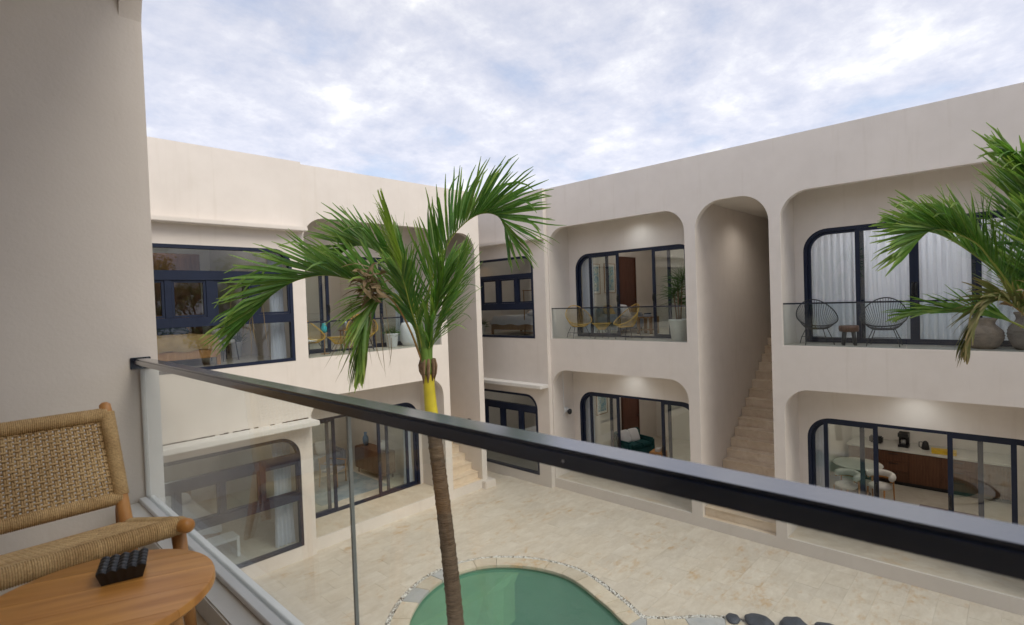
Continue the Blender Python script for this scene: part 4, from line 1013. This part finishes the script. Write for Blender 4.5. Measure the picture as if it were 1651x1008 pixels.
def strap_plant(loc_, h, pot, lab, potr=.2, poth=.45, n=3, leaf=.5, grp=None, stem=True, cat='plant', up_=.4):
    o = empty('potted_plant', loc_, 0, lab, cat, grp)
    MB().lathe([(.002, 0), (potr*.72, 0), (potr*.78, .01), (potr, poth*.93), (potr*1.04, poth*.95), (potr*1.04, poth), (potr*.92, poth), (potr*.9, poth-.05), (.002, poth-.05)], 28, cap=False).build('pot', pot, o, smooth=True)
    b = MB(); b.tone = []
    for k in range(n):
        a = 2*math.pi*k/n+.4; top = Vector((.10*math.cos(a), .10*math.sin(a), poth+(h-poth)*(.35+.4*k/max(1, n-1)) if stem else poth-.03))
        if stem: MB().tube([(.04*math.cos(a), .04*math.sin(a), poth-.06), top], [.02, .014], 8).build('stem', 'fibre', o, smooth=True)
        for q in range(44):
            az = random.random()*6.283; el = random.uniform(-.25, 1.45); d = Vector((math.cos(az)*math.cos(el), math.sin(az)*math.cos(el), math.sin(el)+up_*.5))
            strap(b, top+Vector((0, 0, random.uniform(-.12, .06))), d, leaf*random.uniform(.6, 1.1), .011, (0, 0, -.10-.1*random.random()), 6, random.random()*.6)
    b.build('leaves', 'leaf_plant', o)
    return o
strap_plant((12.16, 6.02, FF), 1.75, 'pot_cream', 'tall spiky plant in a cream pot at the right end of the middle balcony', .235, .52, 4, .55)
strap_plant((7.95, 12.02, FF), .75, 'pot_white', 'leafy plant in a pale blue white pot behind the left balcony glass', .17, .36, 3, .26, None, False, up_=1.2)
jarw = empty('planter', (8.50, 11.95, FF), 0, 'large rounded white planter at the right end of the left balcony', 'planter')
MB().lathe([(.002, 0), (.20, 0), (.27, .12), (.30, .32), (.27, .52), (.22, .62), (.20, .62), (.24, .5), (.002, .45)], 32, cap=False).build('bowl', 'pot_white', jarw, smooth=True)
MB().lathe([(.002, .47), (.235, .47)], 24, cap=False).build('soil', 'soil', jarw)
o = empty('water_jug', (6.95, 12.6, FF), 0, 'steel jug on a wooden stand inside the left upper room', 'jug')
MB().lathe([(.002, 0), (.07, 0), (.075, .18), (.05, .24), (.055, .27), (.002, .27)], 18, (0, 0, .52)).build('body', 'steel', o, smooth=True)
MB().box(-.13, .13, -.13, .13, .49, .52).box(-.11, -.08, -.11, -.08, 0, .49).box(.08, .11, -.11, -.08, 0, .49).box(-.11, -.08, .08, .11, 0, .49).box(.08, .11, .08, .11, 0, .49).build('stand', 'oak', o)
o = empty('vase', (6.05, 11.98, FF), 0, 'turquoise vase on a thin stand by the left yellow chair', 'vase')
MB().lathe([(.002, .5), (.05, .5), (.075, .56), (.07, .64), (.04, .70), (.05, .73), (.002, .72)], 18, cap=False).build('body', 'turquoise_glaze', o, smooth=True)
MB().lathe([(.002, 0), (.10, 0), (.10, .015), (.012, .02), (.012, .485), (.09, .49), (.09, .5), (.002, .5)], 18, cap=False).build('stand', 'oak', o)

# ------------------------------------------------------------------ curtains
def curtain(mp, u0, u1, d, z0, z1, lab, amp=.035, per=.13, gather=0, grp='white curtains behind the glass'):
    b = MB(); nu = max(16, int((u1-u0)/.014)); nz = 14
    ph = random.random()*6
    for side_ in (0, .006):
        for j in range(nz+1):
            t = j/nz; z = lerp(z1, z0, t)
            for i in range(nu+1):
                u = lerp(u0, u1, i/nu); g = gather*math.sin(math.pi*min(1, t*1.02))
                uu = lerp(u, (u0+u1)/2, g) ; a = amp*(.6+.4*t)
                b.v.append(mp(uu, z, d+side_+a*math.sin(2*math.pi*u/per+ph+.5*math.sin(3*t+u*4))+.4*a*math.sin(2*math.pi*u/(per*.37)+t*2)))
    n1_ = (nu+1)*(nz+1)
    for s_ in (0, n1_):
        for j in range(nz):
            for i in range(nu):
                a = s_+j*(nu+1)+i; b.f.append((a, a+1, a+nu+2, a+nu+1))
    o = b.build('curtain', 'curtain_white', None, smooth=True)
    return tag(o, lab, 'curtain', grp)
curtain(mpR, 8.98, 9.40, DX+.24, F2+.02, 6.9, 'white curtain at the left of the upper middle door', .04, .11)
curtain(mpR, 9.10, 9.42, DX+.24, F1+.02, 2.95, 'white curtain at the left of the lower middle door', .04, .11)
curtain(mpR, 3.02, 3.36, DX+.24, F1+.02, 2.95, 'white curtain bunched at the left of the lower right door', .04, .11)
curtain(mpR, 2.36, 3.34, DX+.19, F2+.03, 6.9, 'sheer white curtain behind the curved left pane of the right balcony', .035, .12)
curtain(mpR, 1.50, 2.34, DX+.19, F2+.03, 6.9, 'sheer white curtain left of the meeting stiles on the right balcony', .035, .13)
curtain(mpR, .58, 1.44, DX+.19, F2+.03, 6.9, 'sheer white curtain right of the meeting stiles on the right balcony', .035, .12)
curtain(mpR, -.40, .55, DX+.19, F2+.03, 6.9, 'sheer white curtain behind the palm at the right edge', .035, .12)
curtain(mpL, 4.60, 4.94, LY+.20, F2+.02, 6.85, 'white curtain gathered at the right of the left upper window', .035, .085, .12)
curtain(mpL, 4.52, 4.92, LY+.20, F1+.02, 2.9, 'white curtain gathered at the right of the left lower window', .035, .085, .12)
curtain(mpL, 8.52, 8.88, DY+.24, F1+.02, 2.95, 'white curtain at the right of the left lower door', .04, .1, .25)
curtain(mpL, 8.50, 8.88, DY+.24, F2+.02, 6.9, 'white curtain at the right of the left upper door', .04, .1)
# ------------------------------------------------------------------ rooms
def boxes(name, mat, parent, qs, bevel=.004):
    b = MB()
    for q in qs: b.box(*q)
    return b.build(name, mat, parent, bevel=bevel)
def bed(loc_, rz, w_, l_, frame, cover, lab, pillow='linen_white'):
    o = empty('bed', loc_, rz, lab, 'bed')
    boxes('frame', frame, o, [(-w_/2, w_/2, -l_/2, l_/2, .16, .34)], .012)
    for x in (-1, 1):
        for y in (-1, 1): boxes('leg', frame, o, [(x*w_/2-.07*(x > 0), x*w_/2+.07*(x < 0), y*l_/2-.07*(y > 0), y*l_/2+.07*(y < 0), 0, .20)], .006)
    boxes('headboard', frame, o, [(-w_/2, w_/2, l_/2, l_/2+.06, .1, 1.05)], .01)
    b = MB(); nx, ny = 26, 26
    for j in range(ny+1):
        for i in range(nx+1):
            u, v = i/nx*2-1, j/ny*2-1; e = max(abs(u), abs(v)); z = .62-.16*max(0, (e-.88)/.12)**2+.010*noise.noise(Vector((u*3, v*3, w_)))
            b.v.append((u*(w_/2+.02), v*(l_/2+.01), z))
    for j in range(ny):
        for i in range(nx): a = j*(nx+1)+i; b.f.append((a, a+1, a+nx+2, a+nx+1))
    edge = [i for i in range(nx+1)]+[(nx+1)*j+nx for j in range(1, ny+1)]+[(nx+1)*ny+i for i in range(nx-1, -1, -1)]+[(nx+1)*j for j in range(ny-1, 0, -1)]
    i0 = len(b.v)
    for k, e_ in enumerate(edge): x, y, z = b.v[e_]; b.v.append((x*1.01, y*1.01, .33+.02*math.sin(k*.7)))
    for k in range(len(edge)): b.f.append((edge[k], edge[(k+1) % len(edge)], i0+(k+1) % len(edge), i0+k))
    b.build('bedspread', cover, o, smooth=True)
    for x in (-.4, .4):
        bm = bmesh.new(); bmesh.ops.create_uvsphere(bm, u_segments=20, v_segments=12, radius=1)
        for v_ in bm.verts:
            c = v_.co; k = .36; v_.co = Vector((math.copysign(abs(c.x)**.5, c.x)*.33, math.copysign(abs(c.y)**.5, c.y)*.21, c.z*.09))
        me = bpy.data.meshes.new('pillow'); bm.to_mesh(me); bm.free(); me.shade_smooth(); me.materials.append(M[pillow])
        q = bpy.data.objects.new('pillow', me); col.objects.link(q); q.parent = o; q.location = (x*w_/1.7, l_/2-.28, .70); q.rotation_euler = (.25, 0, 0)
    return o
def cushion_obj(parent, loc_, rot, s, mat, name='cushion'):
    bm = bmesh.new(); bmesh.ops.create_uvsphere(bm, u_segments=18, v_segments=10, radius=1)
    for v_ in bm.verts:
        c = v_.co; v_.co = Vector((math.copysign(abs(c.x)**.45, c.x)*s[0], math.copysign(abs(c.y)**.45, c.y)*s[1], c.z*s[2]))
    me = bpy.data.meshes.new(name); bm.to_mesh(me); bm.free(); me.shade_smooth(); me.materials.append(M[mat])
    q = bpy.data.objects.new(name, me); col.objects.link(q); q.parent = parent; q.location = loc_; q.rotation_euler = rot; return q
def picture(axis, c, w_, h_, lab):
    o = empty('framed_picture', c, 0, lab, 'picture', 'framed pictures')
    if axis == 'y':
        boxes('frame', 'oak', o, [(-w_/2, w_/2, -.03, -.002, -h_/2, -h_/2+.02), (-w_/2, w_/2, -.03, -.002, h_/2-.02, h_/2), (-w_/2, -w_/2+.02, -.03, -.002, -h_/2+.02, h_/2-.02), (w_/2-.02, w_/2, -.03, -.002, -h_/2+.02, h_/2-.02)], 0)
        boxes('mat_board', 'picture_mat', o, [(-w_/2+.02, w_/2-.02, -.016, -.004, -h_/2+.02, h_/2-.02)], 0)
        boxes('print', 'artwork', o, [(-w_/2+.09, w_/2-.09, -.019, -.0165, -h_/2+.09, h_/2-.09)], 0)
def room_door(c, w_, h_, lab):
    o = empty('room_door', c, 0, lab, 'door')
    boxes('leaf', 'door_wood', o, [(-w_/2+.06, w_/2-.06, -.045, -.004, 0, h_-.06)], .004)
    boxes('jamb', 'door_wood', o, [(-w_/2, -w_/2+.06, -.07, -.002, 0, h_), (w_/2-.06, w_/2, -.07, -.002, 0, h_), (-w_/2+.06, w_/2-.06, -.07, -.002, h_-.06, h_)], .004)
    MB().tube([(w_/2-.12, -.05, 1.02), (w_/2-.12, -.10, 1.02), (w_/2-.24, -.10, 1.02)], .010, 8).build('handle', 'black_plastic', o, smooth=True)
# upper middle room
picture('y', (13.85, 9.65, 5.95), .62, .95, 'blue framed print nearer the window in the upper middle room')
picture('y', (14.72, 9.65, 5.98), .62, .95, 'blue framed print nearer the door in the upper middle room')
room_door((15.75, 9.65, FF), 1.05, 2.45, 'dark brown door inside the upper middle room')
def sofa(loc_, rz, w_, mat, lab, pil):
    o = empty('sofa', loc_, rz, lab, 'sofa')
    boxes('base', mat, o, [(-w_/2, w_/2, -.40, .40, .12, .40)], .04); boxes('backrest', mat, o, [(-w_/2, w_/2, .22, .42, .39, .80)], .05)
    for s_ in (-1, 1):
        boxes('armrest', mat, o, [(min(s_*w_/2, s_*(w_/2-.16)), max(s_*w_/2, s_*(w_/2-.16)), -.405, .405, .13, .60)], .05)
        for y in (-.33, .33): MB().tube([(s_*(w_/2-.08), y, .13), (s_*(w_/2-.05), y, 0)], [.022, .016], 8).build('leg', 'walnut', o, smooth=True)
    nc = max(1, round(w_/.75))
    for k in range(nc):
        a = -w_/2+.165+k*(w_-.33)/nc; boxes('seat_cushion', mat, o, [(a+.004, a+(w_-.33)/nc-.004, -.41, .23, .38, .50)], .035)
    for (x, m_) in pil: cushion_obj(o, (x, .10, .66), (R(66), R(12*x), 0), (.22, .22, .08), m_)
    return o
sofa((14.35, 9.05, FF), 0, 1.5, 'linen_grey', 'pale grey sofa with cushions inside the upper middle room', [(-.45, 'linen_ochre'), (.42, 'linen_white')])
def crate_table(loc_, rz, w_, h_, lab, mat='oak'):
    o = empty('side_table', loc_, rz, lab, 'table')
    boxes('top', mat, o, [(-w_/2, w_/2, -w_/2, w_/2, h_-.04, h_)], .006)
    for x in (-1, 1):
        for y in (-1, 1): boxes('leg', mat, o, [(x*(w_/2-.04)-.035, x*(w_/2-.04)+.035, y*(w_/2-.04)-.035, y*(w_/2-.04)+.035, 0, h_-.04)], .004)
    boxes('shelf', mat, o, [(-w_/2+.06, w_/2-.06, -w_/2+.06, w_/2-.06, .10, .13)], .004)
    return o
crate_table((14.15, 7.98, FF), 0, .48, .50, 'square oak side table inside the upper middle room')
o = empty('book_stack', (14.15, 7.98, FF+.50), R(20), 'small stack of books on the oak side table', 'books')
for k, m_ in enumerate(('linen_grey', 'linen_white', 'navy_cloth')): boxes('book', m_, o, [(-.12+.01*k, .12-.01*k, -.09, .09, .035*k+.001, .035*k+.034)], .003)
def pendant(loc_, lab, r=.22, drop=.5):
    o = empty('pendant_lamp', loc_, 0, lab, 'lamp')
    MB().tube([(0, 0, 0), (0, 0, -drop)], .006, 6).build('cord', 'black_wire', o)
    MB().lathe([(.03, -drop), (.06, -drop-.05), (r*.7, -drop-.16), (r, -drop-.30), (r*.97, -drop-.30), (r*.66, -drop-.16), (.03, -drop-.05)], 22, cap=False).build('shade', 'rattan_yellow', o, smooth=True)
    bm_ = MB().lathe([(.002, -drop-.22), (.03, -drop-.20), (.04, -drop-.165), (.03, -drop-.13), (.002, -drop-.11)], 12, cap=False).build('bulb', 'lamp_warm', o, smooth=True)
pendant((15.2, 6.85, 7.5), 'warm lit pendant at the right of the upper middle room', .16, .75)
# lower middle room
FL = F1+.005
picture('y', (14.05, 9.65, 2.05), .60, .75, 'small framed print inside the lower middle room')
room_door((15.70, 9.65, FL), 1.05, 2.45, 'tall brown door inside the lower middle room')
o = sofa((14.72, 8.95, FL), R(-14), 1.15, 'teal_velvet', 'dark teal armchair inside the lower middle room', [(-.28, 'linen_white'), (.12, 'linen_white')])
crate_table((14.30, 7.85, FL), R(10), .42, .46, 'small honey wood side table beside the teal armchair', 'teak_z')
o = empty('tissue_box', (14.30, 7.85, FL+.461), R(10), 'pale box on the honey wood side table', 'box'); boxes('body', 'picture_mat', o, [(-.10, .10, -.07, .07, 0, .10)], .006)
# lower right room: kitchen
kc = empty('kitchen_counter', (0, 0, 0), 0, 'long kitchen counter with dark wood drawers and a pale stone top', 'counter')
KX = 16.55
part('worktop', 'counter_stone', [(KX-.04, BX-.02, -.5, 3.45, FL+.88, FL+.93)], kc, .004)
part('plinth', 'black_plastic', [(KX+.06, BX-.03, -.48, 3.4, FL, FL+.10)], kc)
part('carcass', 'walnut', [(KX+.01, BX-.03, -.49, 3.42, FL+.10, FL+.88)], kc)
for k in range(6):
    ya = -.46+k*.64
    if k in (2, 4):
        for q in range(3): part('drawer', 'walnut', [(KX-.012, KX+.008, ya+.008, ya+.632, FL+.12+q*.25, FL+.12+q*.25+.242)], kc, .003); part('pull', 'black_plastic', [(KX-.03, KX-.013, ya+.22, ya+.42, FL+.30+q*.25, FL+.312+q*.25)], kc)
    else: part('cabinet_door', 'walnut', [(KX-.012, KX+.008, ya+.008, ya+.632, FL+.12, FL+.862)], kc, .003)
part('upper_shelf', 'walnut', [(BX-.34, BX-.01, -.4, 3.4, FL+1.55, FL+1.60)], kc)
o = empty('coffee_machine', (16.95, 2.25, FL+.931), 0, 'black coffee machine on the kitchen counter', 'appliance'); boxes('body', 'black_plastic', o, [(-.14, .16, -.11, .11, 0, .06), (.04, .16, -.11, .11, .06, .34), (-.14, .16, -.11, .11, .26, .36)], .008); MB().lathe([(.002, 0), (.05, 0), (.055, .1), (.045, .13), (.002, .13)], 14, (-.06, 0, .065), cap=False).build('jug', 'steel', o, smooth=True)
o = empty('kettle', (16.95, 1.80, FL+.931), 0, 'dark kettle beside the coffee machine', 'kettle'); MB().lathe([(.002, 0), (.08, 0), (.085, .02), (.06, .18), (.03, .21), (.002, .22)], 18, cap=False).build('body', 'black_plastic', o, smooth=True); MB().tube([(0, .06, .18), (0, .13, .17), (0, .13, .05), (0, .08, .03)], .010, 6).build('handle', 'black_plastic', o, smooth=True)
o = empty('storage_box', (16.75, 1.42, FL+.931), R(5), 'yellow box lying on the kitchen counter', 'box'); boxes('body', 'yellow_box', o, [(-.13, .13, -.24, .24, 0, .07)], .006); boxes('lid', 'yellow_box', o, [(-.135, .135, -.245, .245, .071, .09)], .004)
o = empty('toaster', (16.95, 2.85, FL+.931), 0, 'black toaster at the left of the kitchen counter', 'appliance'); boxes('body', 'black_plastic', o, [(-.09, .09, -.15, .15, .01, .19)], .03); boxes('slot', 'steel', o, [(-.05, -.03, -.11, .11, .188, .193), (.03, .05, -.11, .11, .188, .193)], 0)
def din_chair(loc_, rz, lab):
    o = empty('dining_chair', loc_, rz, lab, 'chair', 'cream dining chairs')
    MB().lathe([(.002, .42), (.20, .42), (.235, .45), (.235, .49), (.20, .515), (.002, .52)], 24, cap=False).build('seat', 'cushion_white', o, smooth=True)
    pts = [(.25*math.sin(R(a)), -.25*math.cos(R(a)), .70+.02*math.cos(R(a))) for a in range(-105, 106, 10)]
    MB().tube(pts, [.03]+[.058]*(len(pts)-2)+[.03], 10, flat=1.3).build('backrest', 'cushion_white', o, smooth=True)
    pts = [(.25*math.sin(R(a)), -.25*math.cos(R(a)), .625) for a in range(-100, 101, 10)]
    MB().tube(pts, .017, 8).build('back_rail', 'teak', o, smooth=True)
    for (x, y, t) in ((.18, .17, .44), (-.18, .17, .44), (.23, -.10, .64), (-.23, -.10, .64)): MB().tube([(x, y, t), (x*1.05, y*1.15, 0)], [.02, .014], 8).build('leg', 'teak_z', o, smooth=True)
    return o
din_chair((14.75, 2.42, FL), R(70), 'cream padded dining chair with wooden legs seen through the open door')
din_chair((14.35, 3.02, FL), R(60), 'cream dining chair seen through the left glass panel')
o = empty('dining_table', (15.35, 2.98, FL), 0, 'round green glass dining table by the left panel', 'table')
MB().lathe([(.002, .72), (.52, .72), (.535, .735), (.52, .75), (.002, .75)], 36, cap=False).build('top', 'counter_stone', o, smooth=False); MB().lathe([(.26, 0), (.27, .02), (.10, .06), (.08, .4), (.12, .72)], 24).build('pedestal', 'walnut', o, smooth=True)
ct = empty('coffee_table', (13.95, 1.15, FL), R(0), 'low dark wood coffee table behind the right door panels', 'table')
boxes('top', 'walnut', ct, [(-.30, .30, -.48, .48, .34, .38)], .006)
for x in (-.26, .26):
    for y in (-.43, .43): boxes('leg', 'walnut', ct, [(x-.03, x+.03, y-.03, y+.03, 0, .34)], .004)
part('room_column', 'paint', [(15.9, 16.3, -.2, .2, FL, 3.5)], rw)
# corner rooms of the right wing
bed((13.35, 12.05, FF), R(180), 1.5, 2.0, 'oak', 'linen_white', 'white made bed on a wooden frame behind the corner window')
pendant((13.1, 13.3, 7.5), 'rattan pendant lamp in the upper corner room', .24, .42)
strap_plant((12.05, 12.95, FF), .9, 'pot_cream', 'leafy plant in a cream pot behind the corner window', .16, .36, 3, .30, None, False, up_=1.0)
o = empty('clothes_rack', (12.6, 11.15, FF), 0, 'pale wooden clothes rack in the upper corner room', 'rack')
for y in (-.35, .35): MB().tube([(0, y, 0), (0, y, 1.45)], .018, 8).build('post', 'oak', o, smooth=True)
MB().tube([(0, -.4, 1.42), (0, .4, 1.42)], .016, 8).build('rail', 'oak', o, smooth=True); boxes('base', 'oak', o, [(-.18, .18, -.40, .40, .06, .09)])
part('wardrobe', 'walnut', [(16.6, 17.45, 10.2, 12.8, F2+.01, 6.6)], rw, .01)
bed((13.45, 11.7, FL), R(180), 1.5, 2.0, 'oak', 'linen_white', 'white bed behind the lower corner window')
# left wing, upper left bedroom
bed((2.98, 13.06, FF), R(0), 1.62, 2.05, 'teak_z', 'linen_ochre', 'wooden bed with an ochre bedspread behind the left upper window', 'navy_cloth')
part('wardrobe', 'walnut', [(1.35, 4.15, 14.35, 14.75, F2+.01, 6.75)], lw_, .01)
part('partition_screen', 'door_wood', [(1.2, 1.3, 12.5, 16.4, F2+.01, 6.9)], lw_)
strap_plant((4.62, 13.6, FF), .8, 'pot_white', 'green plant in a white pot beside the ochre bed', .15, .36, 2, .40, None, False, up_=1.8)
o = empty('television', (5.055, 13.6, 5.75), 0, 'black television on the bedroom side wall', 'television'); boxes('screen', 'screen', o, [(-.05, -.01, -.55, .55, -.32, .32)], .004); boxes('bracket', 'black_plastic', o, [(-.012, .0, -.1, .1, -.1, .1)], 0)
wall_switch((5.059, 12.6, 5.1), 'x', 'black switch plate on the bedroom wall beside the plant')
o = empty('tub_chair', (4.15, 12.9, FF), R(200), 'pale tub chair inside the left upper window', 'chair')
MB().lathe([(.002, .38), (.20, .38), (.22, .42), (.20, .46), (.002, .46)], 20, cap=False).build('seat', 'cushion_white', o, smooth=True)
pts = [(.25*math.sin(R(a)), -.25*math.cos(R(a)), .62) for a in range(-110, 111, 11)]
MB().tube(pts, .03, 8, flat=3.2).build('backrest', 'cushion_white', o, smooth=True)
for x in (-.16, .16):
    for y in (-.16, .16): MB().tube([(x, y, .40), (x*1.2, y*1.2, 0)], .012, 6).build('leg', 'black_wire', o, smooth=True)
# left wing, lower rooms
sofa((7.35, 15.9, FL), 0, 2.1, 'linen_grey', 'grey sofa deep inside the left lower room', [(-.6, 'linen_white'), (.5, 'linen_white')])
o = empty('sideboard', (8.62, 14.15, FL), R(90), 'walnut sideboard against the wall of the left lower room', 'sideboard')
boxes('carcass', 'walnut', o, [(-.75, .75, -.20, .25, .14, .80)], .006)
for k in range(3): boxes('door', 'walnut', o, [(-.74+k*.497, -.25+k*.497, .252, .268, .16, .78)], .003)
for x in (-.65, .65):
    for y in (-.15, .2): MB().tube([(x, y, .14), (x, y, 0)], .02, 8).build('leg', 'walnut', o, smooth=True)
o = empty('vase', (8.60, 13.65, FL+.80), 0, 'round white vase on the walnut sideboard', 'vase'); MB().lathe([(.002, 0), (.07, 0), (.13, .08), (.14, .15), (.08, .24), (.05, .28), (.065, .31), (.03, .30)], 22, cap=False).build('body', 'pot_white', o, smooth=True)
o = empty('vase', (8.60, 14.65, FL+.80), 0, 'tall blue vase on the walnut sideboard', 'vase'); MB().lathe([(.002, 0), (.06, 0), (.09, .12), (.09, .24), (.04, .32), (.05, .40), (.02, .39)], 22, cap=False).build('body', 'blue_glaze', o, smooth=True)
o = empty('wooden_armchair', (7.35, 14.35, FL), R(215), 'wooden armchair standing inside the open left lower door', 'chair')
boxes('seat', 'linen_grey', o, [(-.26, .26, -.25, .25, .40, .46)], .02); boxes('backrest', 'oak', o, [(-.26, .26, -.29, -.25, .62, .80)], .01)
for s_ in (-1, 1):
    MB().tube([(s_*.27, .24, 0), (s_*.27, .24, .62)], .018, 8).build('leg', 'oak', o, smooth=True); MB().tube([(s_*.27, -.30, 0), (s_*.27, -.26, .45), (s_*.27, -.29, .84)], .018, 8).build('leg', 'oak', o, smooth=True)
    MB().tube([(s_*.27, .27, .63), (s_*.275, 0, .65), (s_*.27, -.29, .66)], .02, 8).build('armrest', 'oak', o, smooth=True)
tag(MB().box(6.3, 8.3, 13.0, 15.2, FL-.001, FL+.008).build('rug', 'rug'), 'grey blue rug on the floor of the left lower room', 'rug')
bed((3.0, 13.6, FL), R(0), 1.6, 2.0, 'oak', 'linen_white', 'white bed behind the left lower window')
o = empty('low_console', (3.2, 11.95, FL), 0, 'low white console behind the left lower window', 'console')
boxes('top', 'pot_white', o, [(-.7, .7, -.2, .2, .36, .42)], .006); boxes('side', 'pot_white', o, [(-.7, -.64, -.2, .2, 0, .36), (.64, .7, -.2, .2, 0, .36)], .004)

# ------------------------------------------------------------------ ceiling lamps added to brighten the rooms
def room_fill_lamp(x, y, z, lab, power):  # fixture and point light added to lift the room's brightness
    o = empty('added_fill_lamp', (x, y, z), 0, lab, 'ceiling light', 'round fill lamps added in the rooms')
    MB().lathe([(.002, .0), (.20, .0), (.205, -.02), (.20, -.05)], 28, cap=False).build('housing', 'pot_white', o, smooth=True)
    MB().lathe([(.20, -.045), (.17, -.062), (.002, -.07)], 28, cap=False).build('diffuser', 'fill_lamp_glow', o, smooth=True)
    l = bpy.data.lights.new('room_fill_light', 'POINT'); l.energy = power; l.color = (1, .95, .88); l.shadow_soft_size = .18
    q = bpy.data.objects.new('room_fill_light', l); col.objects.link(q); q.parent = o; q.location = (0, 0, -.28)
emis('fill_lamp_glow', (1, .9, .76), 2.5)
room_fill_lamp(15.0, 7.9, 7.50, 'added fill lamp on the ceiling of the upper middle room', 11)
room_fill_lamp(15.0, 7.9, 3.50, 'added fill lamp on the ceiling of the lower middle room', 11)
room_fill_lamp(15.0, 1.6, 3.50, 'added fill lamp on the ceiling of the kitchen', 17)
room_fill_lamp(14.2, 1.6, 7.50, 'added fill lamp brightening the sheer curtains from behind', 110)
room_fill_lamp(13.9, 11.6, 7.50, 'added fill lamp on the ceiling of the upper corner room', 9)
room_fill_lamp(13.9, 11.6, 3.50, 'added fill lamp on the ceiling of the lower corner room', 9)
room_fill_lamp(3.1, 13.9, 7.50, 'added fill lamp on the ceiling of the ochre bedroom', 11)
room_fill_lamp(3.1, 13.9, 3.50, 'added fill lamp on the ceiling of the left lower bedroom', 9)
room_fill_lamp(7.2, 14.5, 7.50, 'added fill lamp on the ceiling of the left upper living room', 11)
room_fill_lamp(7.2, 14.5, 3.50, 'added fill lamp on the ceiling of the left lower living room', 11)
